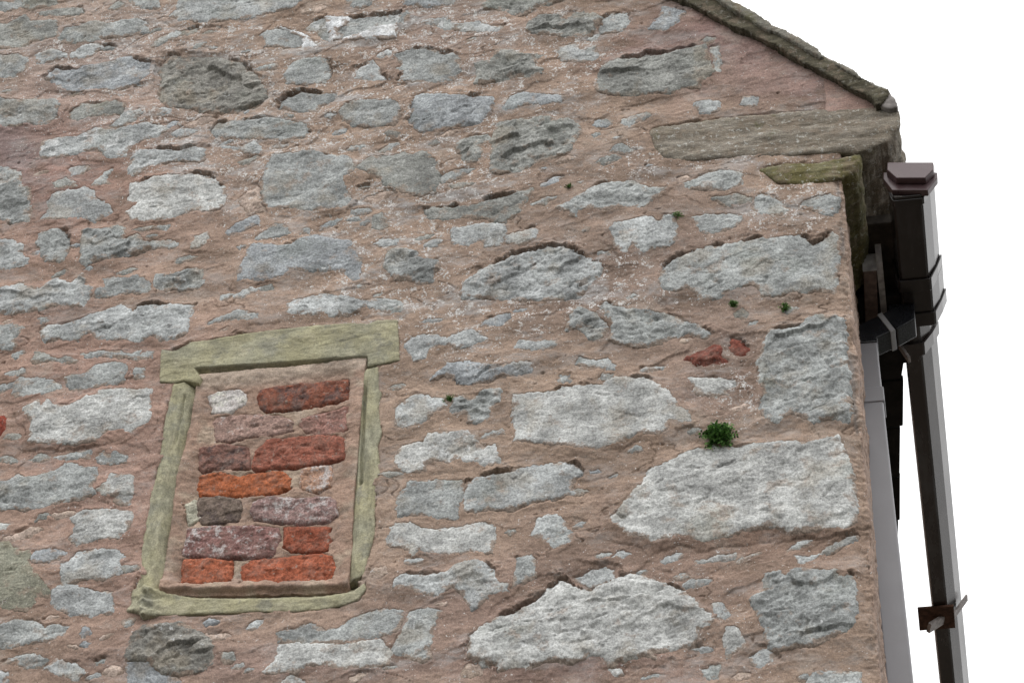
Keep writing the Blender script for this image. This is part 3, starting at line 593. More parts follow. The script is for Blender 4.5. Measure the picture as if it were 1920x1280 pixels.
def build_mortar():
    h = .0027
    us = np.arange(XL, XC + .5, h); zs = np.arange(ZB, ZT, h)
    u, z = np.meshgrid(us, zs)
    D = np.full(u.shape, 1.); P = np.zeros(u.shape); G = np.zeros(u.shape)
    wx, wz = warp(u, z)
    allp = [(s['poly'], s['p'], s['gap'], 1., s['g']) for s in stones] + [(*f_, 0.) for f_ in fixed]
    for poly, p, gap, wa, gr in allp:
        mg = .05
        i0, i1 = np.searchsorted(us, [poly[:,0].min() - mg, poly[:,0].max() + mg]); j0, j1 = np.searchsorted(zs, [poly[:,1].min() - mg, poly[:,1].max() + mg])
        if i1 <= i0 or j1 <= j0: continue
        sl = (slice(j0, j1), slice(i0, i1))
        if wa == 1.: d = sdf(wx[sl], wz[sl], poly) - gr
        else: d = sdf(u[sl] + (wx[sl] - u[sl]) * wa, z[sl] + (wz[sl] - z[sl]) * wa, poly)
        k = d < D[sl]
        D[sl] = np.where(k, d, D[sl]); P[sl] = np.where(k, p, P[sl]); G[sl] = np.where(k, gap, G[sl])
    D = np.minimum(D, .06)
    gz, gx = np.gradient(D, h)
    low = m_low(u, z)
    qx, qz = u + .02 * gn(u / .07, z / .07, 45), z + .015 * gn(u / .06, z / .06, 46)
    mid = .0012 * fbm(u * .8, z * 1.2, .05, 25, 3) + .0009 * fbm(u, z, .010, 28, 3) + .0030 * facets(qx, qz, .13, .055, .15, 47, 1.4) + .0010 * facets(qx, qz, .035, .02, .3, 53, 1.2)
    dp = np.maximum(D, 0)
    H = low + mid + (P - .0005) * np.exp(-dp / .022)
    T = trench_amt(u, z, gz, G)
    H += T * .008 * smooth(.001, .008, D) * np.exp(-(dp / .03) ** 2)
    H -= T * .026 * np.exp(-((D - .0006) / .0022) ** 2)
    lap = smooth(-.05, .35, gn(u / .05, z / .035, 35) + .45 * gn(u / .015, z / .012, 36) - .45 * np.clip(gz, -1, 1)) * (1 - np.clip(T, 0, 1))
    H = np.where(D < 0, H + D * (1.5 - 1.28 * lap) - .0006 * lap, H)
    # hairline cracks and slurry drags in the mortar
    cn = np.abs(fbm(u * .55 + z * .1, z, .13, 61, 3)); gate = smooth(.15, .5, gn(u / .2, z / .2, 66))
    H -= .006 * (1 - smooth(.0, .022, cn)) * gate * (D > .004)
    pit = smooth(.62, .8, gn(u / .018, z / .012, 71)) * smooth(.1, .5, gn(u / .15, z / .15, 72)); H -= .006 * pit
    # ragged arris at the corner, brushed render beyond it
    near = np.exp(-((u - XC + .012) / .02) ** 2)
    H += near * (.006 * fbm(u, z, .06, 81, 3) + .0032 * fbm(u, z, .014, 83, 2)) - .006 * near
    ret = smooth(XC - .01, XC + .03, u)
    H += ret * (.003 * fbm(u * 1.5, z * .9, .05, 85, 4) + .0014 * gn(u / .05, z / .007, 88) - .004)
    xyz = wrap(u, z, H)
    px = None
    q = np.stack([u, np.zeros_like(u), z], -1) - CAM
    f = q @ FWD; px = 960 + FPX * (q @ RIGHT) / f; py = 640 + FPX * (q @ DOWN) / f
    tint = np.zeros(u.shape + (4,)); tint[..., :3] = lin((163, 140, 122)); tint[..., 3] = 1
    wpx = 30 * fbm(u, z, .12, 91, 3); wpy = 30 * fbm(u, z, .12, 95, 3)
    for cx, cy, rx, ry, c in TINTS:
        k = np.exp(-(((px + wpx - cx) / rx) ** 2 + ((py + wpy - cy) / ry) ** 2))[..., None] * .85
        tint[..., :3] = tint[..., :3] * (1 - k) + np.array(lin(c)) * k
    k = (smooth(XC - .012, XC + .004, u) * .8)[..., None]
    tint[..., :3] = tint[..., :3] * (1 - k) + np.array(lin((172, 146, 130))) * k
    k = (np.exp(-((u - XC + .016 + .006 * gn(z / .06, z * 0, 97)) / .006) ** 2) * smooth(-.2, .3, gn(z / .15, u * 0 + 3.3, 98)) * .7)[..., None]
    tint[..., :3] = tint[..., :3] * (1 - k) + np.array(lin((128, 124, 122))) * k
    speck = np.zeros(u.shape)
    for cx, cy, rx, ry, a in SPECKS:
        speck += a * np.exp(-(((px + wpx - cx) / rx) ** 2 + ((py + wpy - cy) / ry) ** 2))
    speck = np.clip(speck + .40, .0, 1.15)
    Dw = sdf(u, z, win_out); Dk = np.minimum(sdf(u, z, fixed[1][0]), sdf(u, z, fixed[2][0]))
    gone = (D < -.034) | (Dw < -.016) | (Dk < -.03)
    # under the coping: stop at the rake
    a, b = on_wall([(1281, -6), (1634, 175)])
    rake = a[1] + (u - a[0]) * (b[1] - a[1]) / (b[0] - a[0])
    gone |= (z > rake + .03) | ((u > XC - .03) & (z > 6.985))
    keep = ~(gone[:-1,:-1] & gone[1:,:-1] & gone[:-1,1:] & gone[1:,1:])
    keep &= ~(((z > rake + .06)[:-1,:-1]))
    o = patch('gable_wall', u, z, H, keep, M_MORTAR, house, back=None, xyz=xyz, attrs=dict(tint=('FLOAT_COLOR', tint), speck=('FLOAT', speck)))
    tag(o, 'pinkish brown lime mortar face of the gable between the rubble stones'); return o

def grid_for(poly, h, mg):
    us = np.arange(poly[:,0].min() - mg, poly[:,0].max() + mg + h, h); zs = np.arange(poly[:,1].min() - mg, poly[:,1].max() + mg + h, h)
    return np.meshgrid(us, zs)
gable = None
def child(o, parent):
    o.parent = parent; o.matrix_parent_inverse = Matrix.Translation(-Vector(parent.location)); return o

rng = random.Random(5)
# small spalls and pinning stones showing through the mortar
used = [s['poly'] for s in stones] + [f[0] for f in fixed]
tries = 0
while len(stones) < 296 and tries < 9000:
    tries += 1
    px, py = (rng.uniform(-10, 760) if rng.random() < .62 else rng.uniform(760, 1600)), rng.uniform(5, 1275)
    if py < 200 and px > 1180: continue
    c = at(px, py)[[0, 2]]; r = rng.choice((.008, .010, .013, .017, .021, .024) if tries < 3500 else (.007, .010, .013))
    if c[0] > XC - .03: continue
    one = np.array([c[0]]), np.array([c[1]])
    if any(abs(p_[:,0].mean() - c[0]) < .5 and sdf(one[0], one[1], p_)[0] < r * 1.25 + .003 for p_ in used): continue
    n_ = rng.randint(6, 8); asp = rng.uniform(1.4, 3.2)
    poly = np.array([(c[0] + r * asp * rng.uniform(.6, 1.1) * math.cos(2*math.pi*k/n_), c[1] + r * rng.uniform(.55, 1.1) * math.sin(2*math.pi*k/n_)) for k in range(n_)])
    th = rng.uniform(-.1, .5); q_ = poly - c; poly = c + np.stack([q_[:,0]*math.cos(th) - q_[:,1]*math.sin(th), q_[:,0]*math.sin(th) + q_[:,1]*math.cos(th)], -1)
    used.append(poly)
    stones.append(dict(poly=poly, g=.002, p=rng.uniform(0, .004), rel=.0035, tone=rng.choice('wggbdp'), lich=rng.uniform(.2, .6), gap=rng.uniform(.1, .7)))
gable = build_mortar()
for n, s in enumerate(stones):
    poly = s['poly']
    h = .0032 if s['rel'] > .003 else .0028
    x, z = grid_for(poly, h, .026)
    wx, wz = warp(x, z)
    d = sdf(wx, wz, poly) - s['g']; e = -d
    gz, gx = np.gradient(d, h)
    T = trench_amt(x, z, gz, s['gap'])
    ang = rng.uniform(.05, .40); sd_ = 200 + n * 9; rel = s['rel'] * (1. if s['rel'] >= .009 else rng.choice((.45, .7, .9)))
    fx, fz = x + .008 * gn(x/.03, z/.03, sd_), z + .008 * gn(x/.03, z/.03, sd_ + 1)
    size = min(2.1, max(.6, math.sqrt((poly[:,0].max()-poly[:,0].min()) * (poly[:,1].max()-poly[:,1].min())) / .16))
    relief = .8 * rel * fbm(fx * .8, fz * 1.2, .10 * size, sd_ + 2, 4, .52) \
        + (1.1 if rel >= .009 else .65) * rel * facets(fx, fz, .085 * size, .036 * size, ang, sd_ + 3) \
        + .24 * rel * facets(fx, fz, .032, .015, ang + .2, sd_ + 5) \
        + .16 * rel * fbm(x, z, .012, sd_ + 7, 3) \
        - .35 * rel * smooth(.35, .75, gn(x/.022, z/.016, sd_ + 8))
    inn = smooth(-.004, .028, e)
    H = s['p'] + m_low(x, z) + .3 * rel + relief * (.35 + .65 * inn)
    smear = np.exp(-np.maximum(e, 0) / .014) * smooth(-.25, .35, gn(x / .045, z / .03, 37) - .3 * gz)
    ca, sa = math.cos(ang), math.sin(ang); cu, cv = fx * ca + fz * sa, -fx * sa + fz * ca
    crk = (1 - smooth(0, .05, np.abs(fbm(cu * .32, cv * 1.25, .075 * size, sd_ + 60, 3)))) * smooth(.0, .35, gn(fx / .07, fz / .05, sd_ + 63))
    H -= crk * inn * min(.007, rel)
    Rd = .011
    H -= np.where(e < Rd, .0028 * ((Rd - e) / Rd) ** 2, 0)
    H -= T * .013 * np.exp(-(np.maximum(e, -.003) / .0036) ** 2)
    H -= T * .002 * np.exp(-(np.maximum(e, 0) / .03) ** 2)
    H = np.where(d > .002, H - 1.1 * (d - .002), H)
    keepv = (d < .0105) & (x < XC + .004)
    keep = keepv[:-1,:-1] & keepv[1:,:-1] & keepv[:-1,1:] & keepv[1:,1:]
    c = np.array(lin(TONES[s['tone']])) * rng.uniform(.88, 1.05)
    tag_name = 'stone'
    if s['tone'] in 'rR':
        o = patch('brick', x, z, H, keep, M_BRICK, None, .05, color=(*c, .25), xyz=None); o['burn'] = .35
    else:
        o = patch('stone', x, z, H, keep, M_STONE, None, .05, color=(*c, s['lich']), xyz=wrap(x, z, H) if x.max() > XC - RC else None, attrs=dict(smear=('FLOAT', smear)))
    if o is None: continue
    child(o, gable)
    if s['tone'] == 'R': o['label'] = 'red brick end let into the rubble'
    if s['tone'] == 'r': o['label'] = 'broken red brick bedded in the mortar'

# ------------------------------------------------------------------ blocked window
def relief_piece(name, pxpoly, hf, mat, parent, h=.003, warp_a=.25, back=.06, color=None, rows=1, rough=0., y0=0., seed=0, xz=None):
    poly = on_wall(pts(pxpoly), y0) if xz is None else xz
    x, z = grid_for(poly, h, h * 2)
    wx = x + (warp(x, z)[0] - x) * warp_a; wz = z + (warp(x, z)[1] - z) * warp_a
    d = sdf(wx, wz, poly); gz, gx = np.gradient(d, h)
    g = np.sqrt(gx**2 + gz**2) + 1e-6; g = np.maximum(g, .5)
    gx, gz = gx / g, gz / g
    keepv = d < h * .35
    keep = keepv[:-1,:-1] & keepv[1:,:-1] & keepv[:-1,1:] & keepv[1:,1:]
    H = hf(x, z, d) - y0
    sd2 = np.clip(d, -h * 1.5, h * 1.5)
    return patch(name, x, z, H, keep, mat, parent, back, (sd2, gx, gz), color, rows, rough, seed)
def line_side(x, z, a, b, y0=0.):
    (ax, az), (bx, bz) = on_wall([a, b], y0); L = math.hypot(bx - ax, bz - az)
    return ((bx - ax) * (z - az) - (bz - az) * (x - ax)) / L          # >0 left of a->b (above, going right)
def polyline_x(x, z, pp):
    w = on_wall(pp); o = np.argsort(w[:,1]); return x - np.interp(z, w[o,1], w[o,0])
def rnd(d, r=.006, a=.003): return -np.where(d > -r, a * ((r + d) / r) ** 2, 0)
def skin(x, z, s, a=.002): return a * fbm(x, z, .09, s, 4) + .45 * a * fbm(x, z, .015, s + 5, 3)

def square_grow(p, g):
    c = (p.max(0) + p.min(0)) / 2; hw = (p.max(0) - p.min(0)) / 2
    return c + (p - c) * (1 + g / hw)
bricks = []
for line in BRICKS.strip().splitlines():
    t, s, c, lime, burn = line.split('|')
    bricks.append((square_grow(on_wall(tile_pts(t, s)), .0045), lin([int(v) + o_ for v, o_ in zip(c.split(','), (2, 8, 4))]), float(lime), float(burn)))
def panel_h(x, z, d):
    H = -.012 + .004 * fbm(x, z, .09, 301, 4) + .0015 * fbm(x, z, .015, 305, 3)
    H += .008 * smooth(-.045, -.01, d) 
    bot = on_wall([(313, 1113), (652, 1106)]); zl = bot[0,1] + (x - bot[0,0]) * (bot[1,1] - bot[0,1]) / (bot[1,0] - bot[0,0])
    H += (.013 + .004 * gn(x/.05, z*0, 311)) * smooth(.055, .03, z - zl)
    H -= .018 * smooth(.016, .0, z - zl)
    wx, wz = warp(x, z, .4); D = np.full(x.shape, .05)
    for poly, *_ in bricks: D = np.minimum(D, sdf(wx, wz, poly))
    gz, gx = np.gradient(D, .0026)
    T = trench_amt(x, z, np.maximum(np.abs(gz) * .6, -gz), 1.0)
    H -= T * .020 * np.exp(-((D - .0005) / .0032) ** 2)
    H -= .018 * np.exp(-((D - .001) / .003) ** 2) * smooth(.2, .7, -gz) * smooth(-.15, .2, gn(x/.06, z/.04, 316))
    H -= .004 * np.exp(-(np.maximum(D, 0) / .02) ** 2) * smooth(0, .4, gn(x/.04, z/.04, 313)) + .002 * np.abs(fbm(x, z, .012, 318, 3)) * (D < .02)
    return np.where(D < 0, H + 1.2 * np.maximum(D, -.02), H)
panel = relief_piece('blocked_window', PANEL, panel_h, M_MORTAR, None, h=.0026, warp_a=.3, back=.08)
me = panel.data; nv = len(me.vertices)
co = np.zeros(nv * 3); me.vertices.foreach_get('co', co); co = co.reshape(-1, 3) + np.array(panel.location)
a = me.attributes.new('tint', 'FLOAT_COLOR', 'POINT'); tc = np.ones((nv, 4)); tc[:, :3] = lin((164, 136, 118))
k = smooth(.1, .5, fbm(co[:,0], co[:,2], .1, 321, 3))[:, None] * .6; tc[:, :3] = tc[:, :3] * (1-k) + np.array(lin((176, 160, 140))) * k
top = on_wall([(378, 712), (683, 676)]); zt = np.interp(co[:,0], top[:,0], top[:,1])
k = (smooth(-.04, -.005, co[:,2] - zt) * .7)[:, None]; tc[:, :3] = tc[:, :3] * (1-k) + np.array(lin((206, 188, 170))) * k
a.data.foreach_set('color', tc.astype(np.float32).ravel())
a = me.attributes.new('speck', 'FLOAT', 'POINT'); a.data.foreach_set('value', np.full(nv, .12, np.float32))
tag(panel, 'small window opening blocked with old bricks and mortar')
panel.parent = house
for n, (poly, c, lime, burn) in enumerate(bricks):
    x, z = grid_for(poly, .0028, .018); wx, wz = warp(x, z, .4); d = sdf(wx, wz, poly); e = -d
    H = -.0098 + rng.uniform(-.002, .002) + .0035 * fbm(x, z, .05, 400 + n * 7, 4) + .003 * facets(x, z, .03, .018, .1, 403 + n * 7) + .0012 * fbm(x, z, .009, 405 + n * 7, 3) - .004 * smooth(.4, .8, gn(x/.02, z/.016, 407 + n*7))
    H -= np.where(e < .006, .0025 * ((.006 - e) / .006) ** 2, 0)
    H = np.where(d > .002, H - 1.1 * (d - .002), H)
    kv = d < .009; keep = kv[:-1,:-1] & kv[1:,:-1] & kv[:-1,1:] & kv[1:,1:]
    o = patch('brick', x, z, H, keep, M_BRICK, None, .05, color=(*c, lime)); o['burn'] = burn; child(o, panel)
def lintel_h(x, z, d):
    H = .006 + skin(x, z, 331, .0018) + .0018 * facets(x, z, .08, .02, .12, 338) + rnd(d)
    w = on_wall([(363, 691), (400, 688), (480, 684), (584, 675), (689, 668)]); zl = np.interp(x, w[:,0], w[:,1])
    inside = smooth(w[0,0] - .002, w[0,0] + .012, x + (zl - z) * -.7) * smooth(w[-1,0] + .003, w[-1,0] - .003, x)
    H -= .055 * np.clip((zl - z) / .022, 0, 1.2) ** .9 * smooth(0, .003, zl - z + .002 * gn(x/.03, z/.03, 335)) * inside
    return H
def jamb_a_h(x, z, d):
    u = polyline_x(x, z, [(347, 718), (346, 742), (326, 839), (308, 925), (296, 1010), (286, 1100)])
    H = .003 + skin(x, z, 341, .002) + .0016 * facets(x, z, .014, .07, .1, 348) + rnd(d) - .75 * np.clip(u + .002 * gn(x/.02, z/.05, 345), 0, .05)
    g = on_wall([(346, 742), (326, 841)]); on = smooth(g[1,1] - .01, g[1,1] + .02, z) * smooth(g[0,1] + .01, g[0,1] - .01, z)
    H -= .009 * np.exp(-((u - .001 + .0015 * gn(z/.02, z*0, 347)) / .0028) ** 2) * on
    return H
def jamb_b_h(x, z, d):
    u = polyline_x(x, z, [(690, 694), (688, 725), (684, 800), (680, 905), (674, 960), (670, 1000), (664, 1090)])
    H = .003 + skin(x, z, 351, .002) + .0016 * facets(x, z, .014, .07, .1, 358) + rnd(d) - .8 * np.clip(-u, 0, .05)
    g = on_wall([(688, 722), (680, 905)]); on = smooth(g[1,1] - .004, g[1,1] + .004, z) * smooth(g[0,1] + .03, g[0,1] - .02, z)
    H -= .016 * np.exp(-((u + .004) / .0048) ** 4) * on
    return H
def sill_h(x, z, d):
    w = on_wall([(250, 1104), (305, 1112), (365, 1124), (480, 1126), (600, 1122), (660, 1112), (690, 1090)]); o = np.argsort(w[:,0])
    zl = np.interp(x, w[o,0], w[o,1])
    H = .004 + skin(x, z, 361, .0032) + rnd(d) - .95 * np.clip(z - zl, 0, .035)
    lump = np.exp(-(((x - on_wall([(275, 1120)])[0,0]) / .03) ** 2)); H += lump * .012 * (1 + fbm(x, z, .03, 365, 3))
    return H
for nm, pp, hf, lab in (('lintel', LINTEL, lintel_h, 'olive sandstone lintel with a stopped chamfer'), ('jamb', JAMB_A, jamb_a_h, 'wide chamfered sandstone jamb with a hairline groove'),
                        ('jamb', JAMB_B, jamb_b_h, 'narrow sandstone jamb with a deep dark groove'), ('sill', SILL, sill_h, 'worn sandstone sill with a broken end')):
    o = relief_piece(nm, pp, hf, M_SANDV if nm == 'jamb' else M_SAND, None, h=.0026, warp_a=.1); child(o, panel); o['label'] = lab

# ------------------------------------------------------------------ kneeler, corbel, coping, slates
def block(name, pxpoly, y0, mat, back, rows, rough, seed, amp, h=.004, parent=house, xz=None, wa=.3, r=.012):
    def hf(x, z, d): return y_front + amp * fbm(x * .6, z * 1.5, .09, seed, 5) + .8 * amp * facets(x, z, .11, .03, .1, seed + 7) - np.where(d > -r, .6 * r * ((r + d) / r) ** 2, 0)
    y_front = 0.
    o = relief_piece(name, pxpoly, hf, mat, None, h=h, warp_a=wa, back=back, rows=rows, rough=rough, y0=y0, seed=seed, xz=xz)
    o.parent = parent; return o
o = block('kneeler', KNEELER, -.004, M_KNEE, .34, 26, .009, 500, .0045, r=.012); o['label'] = 'long weathered kneeler stone overhanging the eaves corner'
o = block('corbel', CORBEL, -.004, M_MOSSY, .42, 26, .007, 520, .0045, r=.012); o['label'] = 'mossy corbel stone under the kneeler'
YC = -.026
cope_px = "1281,0 1307,10 1338,29 1377,50 1424,70 1459,88 1485,104 1524,125 1571,149 1603,167 1634,183 1641,198 1652,196 1661,183 1668,172 1656,167 1644,162 1613,146 1537,104 1472,70 1420,43 1349,0"
cp = on_wall(pts(cope_px), YC); low0, low1 = cp[0], cp[10]; up0 = cp[-1]
sl = (low0 - low1) / np.linalg.norm(low0 - low1)
cope = np.concatenate([[low0 + sl * 1.2], cp, [up0 + sl * 1.2]])
o = block('coping', None, YC, M_COPE, .30, 20, .006, 540, .005, h=.004, xz=cope, wa=.7, r=.004); o['label'] = 'dark stone coping along the sloping gable edge'
edge = [on_wall([p], YC)[0] for p in ((1349, 0), (1420, 43), (1472, 70), (1537, 104), (1613, 146), (1644, 162), (1661, 170))]
slates = ["1290,-36 1340,-6 1349,2 1420,45 1445,58 1447,49 1441,39 1404,16 1367,-2 1320,-34",
          "1440,53 1472,71 1537,106 1544,108 1541,102 1534,90 1500,72 1472,56 1447,47 1441,46",
          "1534,103 1575,126 1612,147 1617,148 1614,143 1608,137 1587,124 1560,111 1541,101",
          "1608,145 1644,164 1662,172 1667,169 1655,163 1640,157 1613,144"]
for i, spx in enumerate(slates):
    o = block('slate', spx, YC - .012 + .004 * i, M_SLATE, .45, 6, .003, 560 + 10 * i, .003, h=.004, wa=.5, r=.005)
o = block('mortar_fillet', "1650,200 1662,182 1669,174 1676,183 1682,193 1684,201 1668,203", -.02, mat_plain('grey_fillet', (.24, .22, .21), .4), .2, 4, .004, 610, .004, h=.003, r=.006)

def shoulder():
    poly = np.array([(.80, 7.022), (.80, 7.26), (.955, 7.10), (.985, 7.06), (.985, 7.014)])
    def hf(x, z, d): return m_low(x, z) + .0020 * fbm(x * .7, z * 1.2, .06, 25, 3) + .0008 * fbm(x, z, .012, 28, 3) - .02 * smooth(.82, .80, x)
    o = relief_piece('gable_shoulder', None, hf, M_MORTAR, None, back=.2, xz=poly, warp_a=0); o.parent = house
    n = len(o.data.vertices); a = o.data.attributes.new('tint', 'FLOAT_COLOR', 'POINT'); c = np.ones((n, 4)); c[:, :3] = lin((158, 130, 119)); a.data.foreach_set('color', c.astype(np.float32).ravel())
    a = o.data.attributes.new('speck', 'FLOAT', 'POINT'); a.data.foreach_set('value', np.full(n, .3, np.float32))
shoulder()

# plain body of the house behind and beyond the worked face
def quad_obj(name, V, F, mat, parent, label=None):
    o = link(name, py_mesh(name, V, F), mat, parent)
    if label: o['label'] = label
    return o
XF = -3.4; slope = (low0[1] - low1[1]) / (low1[0] - low0[0]); DEEP = 8.5
zr = lambda x: low0[1] - slope * (x - low0[0]) + .02
apex = zr(XF); XW = 2 * XF - XC; zeL = zr(XL)
V = [(XW, .0, 0), (XL+.004, .0, 0), (XL+.004, .0, ZB+.004), (XL+.004, .0, ZT), (XW, 0, zr(XC)), (XF, 0, apex), (XL+.004, 0, zeL), (XC, 0, 0), (XC, 0, ZB+.004)]
F = [(0, 1, 2, 3, 6, 5, 4), (1, 7, 8, 2)]
xt = low0[0] - (ZT - .03 - zr(low0[0])) / slope
V += [(xt, 0, ZT-.004), (XL+.004, 0, ZT-.004)]; F += [(10, 9, 6)]
V += [(XC, DEEP, 0), (XC, DEEP, zr(XC) - .1), (XC, .47, 0), (XC, .47, zr(XC) - .1), (XC, 0, ZB+.004), (XC, .47, ZB+.004)]
F += [(13, 11, 12, 14), (7, 13, 16, 15)]
V += [(XW, DEEP, 0), (XW, DEEP, zr(XC)), (XF, DEEP, apex)]
F += [(0, 4, 18, 17), (17, 18, 19, 12, 11)]
me = py_mesh('outer_wall', V, F); o = link('outer_wall', me, None, house)
t = NT('plain_render'); v = t.coord(); n_ = t.noise(v, 6, 8, .7); c_ = t.mix(t.ramp(n_, .35, .65), (.315, .23, .18), (.24, .18, .14))
me.materials.append(t.done(t.mix(1., c_, t.gray(t.ramp(t.noise(v, 60, 5, .7), .3, .7, .75, 1.2)), 'MULTIPLY'), .95, t.bump(t.noise(v, 25, 7, .7), .7, .015, t.bump(n_, .6, .02))))
# rubble going on past the worked face, as one mass
def outer_rubble():
    r = random.Random(77); VV, FF, n0 = [], [], 0
    z0 = 3.9
    while z0 < 8.9:
        hh = r.uniform(.075, .15); x0 = -3.2 + r.uniform(0, .2)
        while x0 < XC - .08:
            ww = r.uniform(.12, .36); x1 = min(x0 + ww, XC - .03)
            cx, cz = (x0 + x1) / 2, z0 + hh / 2
            hid = XL + .03 < x1 and ZB - .02 < z0 + hh and z0 < ZT + .02 and x0 < XC + .6
            if not (hid and x1 > XL + .0) and zr(x1) - .1 > z0 + hh and x1 - x0 > .06:
                n_ = 9; poly = np.array([(cx + (x1 - x0) * .46 * r.uniform(.75, 1.05) * np.sign(math.cos(a)) * abs(math.cos(a)) ** .6, cz + hh * .47 * r.uniform(.7, 1.1) * np.sign(math.sin(a)) * abs(math.sin(a)) ** .6) for a in np.linspace(0, 2 * math.pi, n_, endpoint=False)])
                x, z = grid_for(poly, .009, .012); wx, wz = warp(x, z); d = sdf(wx, wz, poly)
                H = .006 + .005 * fbm(x, z, .08, 900, 3) + .005 * facets(x, z, .07, .03, .2, 905) - np.where(d > -.012, .004 * ((d + .012) / .012) ** 2, 0)
                kv = d < .006; keep = kv[:-1,:-1] & kv[1:,:-1] & kv[:-1,1:] & kv[1:,1:]
                if keep.any():
                    ny, nx = x.shape; idx = np.arange(nx * ny).reshape(ny, nx)
                    q = np.stack([idx[:-1,:-1], idx[:-1,1:], idx[1:,1:], idx[1:,:-1]], -1)[keep]
                    dd = np.maximum(d, 0); VV.append(np.stack([x, -H + dd * 3., z], -1).reshape(-1, 3)); FF.append(q + n0); n0 += nx * ny
            x0 = x1 + r.uniform(.0, .02)
        z0 += hh + r.uniform(.0, .012)
    V, Q = np.concatenate(VV), np.concatenate(FF); us = np.unique(Q); rm = np.zeros(len(V), np.int64); rm[us] = np.arange(len(us))
    o = link('rubble_stones', mesh_np('rubble_stones', V[us], rm[Q], True, dict(smear=('FLOAT', np.zeros(len(us))))), M_STONE, house, (*lin((160, 163, 162)), .3)); o['kind'] = 'stuff'
outer_rubble()
nrm = np.array([slope, 1.]) / math.hypot(slope, 1)
ro = []
for sgn in (1, -1):
    xe = XC + .004 if sgn > 0 else XW - .004
    ze = zr(XC + .004) + .055
    za = zr(XF) + .055
    A = [(xe, .02, ze), (XF, .02, za), (XF, DEEP, za), (xe, DEEP, ze)]
    B = [(p[0] + sgn * nrm[0] * .03, p[1], p[2] + nrm[1] * .03) for p in A]
    f = [(0,1,2,3), (4,7,6,5), (0,4,5,1), (1,5,6,2), (2,6,7,3), (3,7,4,0)]
    ro.append((A + B, f))
quad_obj('roof', *join(*ro), M_SLATE, house, 'slate roof slopes of the stone house')

# ------------------------------------------------------------------ eaves: soffit boards, fascia
ZG = 6.750
def px_y(py, px=1700, z=ZG): return atz(px, py, z)[1]
rr = random.Random(3)
ys = [.46, .62, .80, 1.00, 1.22, 1.42, 1.66, 1.92, 2.3]
for i in range(len(ys) - 1):
    y0, y1 = ys[i], ys[i + 1] - .006
    def ex(y): return float(np.interp(y, [.2, .60, .724, 1.498, 2.0, 2.3], [.99, .985, .953, .896, .856, .850]))
    j = rr.uniform(-.004, .004)
    V, F = box(XC + .002, 1, y0, y1, ZG + .022, ZG + .045)
    V = [(p[0] if p[0] < .9 else ex(p[1]) + j + rr.uniform(-.002, .002), p[1], p[2]) for p in V]
    bevel(quad_obj('soffit_board', V, F, M_SOFFIT, house), .003, 1)
zf = ZG + .012
p, q = atz(1619, 511, zf), atz(1644, 511, zf)
V, F = box(p[0], q[0], p[1], 2.7, zf, zf + .064); V = [(x - .045 * (y - p[1]), y, z) for x, y, z in V]     # the old wall runs out of line with the board
o = quad_obj('fascia_board', V, F, M_WOOD, house, 'brown timber board along the eaves'); bevel(o, .002)
o = quad_obj('board_end', *box(p[0] - .001, q[0] + .001, p[1] - .004, p[1] - .0005, zf + .002, zf + .062), M_WOODGREY, house)
bevel(quad_obj('wall_plate', *box(XC - .01, .985, .24, .80, ZG + .084, ZG + .115), mat_plain('dark_plank', (.045, .038, .032), .4), house), .003)
# rounded packing piece between board and gutter
r0 = q[0] + .001; V = []; F = []; N = 10
prof = [(p[1] - .035 + .05 * (1 - math.cos(a)), zf + .14 - .14 * math.sin(a)) for a in np.linspace(0, math.pi/2, N)] + [(.60, zf - .0), (.60, zf + .14)]
V = [(r0, y, z) for y, z in prof] + [(r0 + .016, y, z) for y, z in prof]; k = len(prof)
F = [tuple(range(k)), tuple(range(2*k - 1, k - 1, -1))] + [(i, i + k, (i + 1) % k + k, (i + 1) % k) for i in range(k)]
quad_obj('packing_board', V, F, M_WOODGREY, house)

# ------------------------------------------------------------------ gutter
def trough(prof, y0, y1, th, closed=False):
    """Open channel: outline (x,z) from inner lip down and round to the outer lip, given thickness, run from y0 to y1."""
    P = np.array(prof); n = len(P); nr = []
    for i in range(n):
        a = P[max(i - 1, 0)]; b = P[min(i + 1, n - 1)]; t_ = (b - a) / np.linalg.norm(b - a); nr.append((-t_[1], t_[0]))
    I = P + np.array(nr) * th
    ring = np.concatenate([P, I[::-1]]); k = len(ring)
    V = [(x, y0, z) for x, z in ring] + [(x, y1, z) for x, z in ring]
    F = [(i, i + k, (i + 1) % k + k, (i + 1) % k) for i in range(k)]
    F += [(i, i + 1, k - 2 - i, k - 1 - i) for i in range(n - 1)] + [(k + i + 1, k + i, 2*k - 1 - i, 2*k - 2 - i) for i in range(n - 1)]
    return V, F
def grow(prof, a):
    c = np.mean(prof, 0); out = []
    for x, z in prof: out.append((x + a * (1 if x > c[0] else -1) * 1.0, z - (a if z < c[1] else -a * .2)))
    return out
gut = bpy.data.objects.new('roof_gutter', None); COL.objects.link(gut); gut.location = (1.0, .06, ZG)
tag(gut, 'dark brown square gutter along the eaves with purplish stop end and rusty bracket', 'gutter')
def gpart(name, vf, mat, label=None, bev=.0015, parent=gut):
    V, F = vf; off = np.array(gut.location)
    o = link(name, py_mesh(name, [np.array(v) - off for v in V], F), mat, parent)
    if bev: bevel(o, bev)
    if label: o['label'] = label
    return o
new_prof = [(.956, ZG + .078), (.960, ZG + .03), (.966, ZG + .006), (.972, ZG), (1.036, ZG), (1.042, ZG + .004), (1.062, ZG + .04), (1.076, ZG + .078)]
Y1, Y2, Y3, Y4 = px_y(524), px_y(546), px_y(588), px_y(612)
gpart('gutter_trough', trough(new_prof, .066, Y1 + .02, .003), M_DARKGUT, 'new dark brown gutter length')
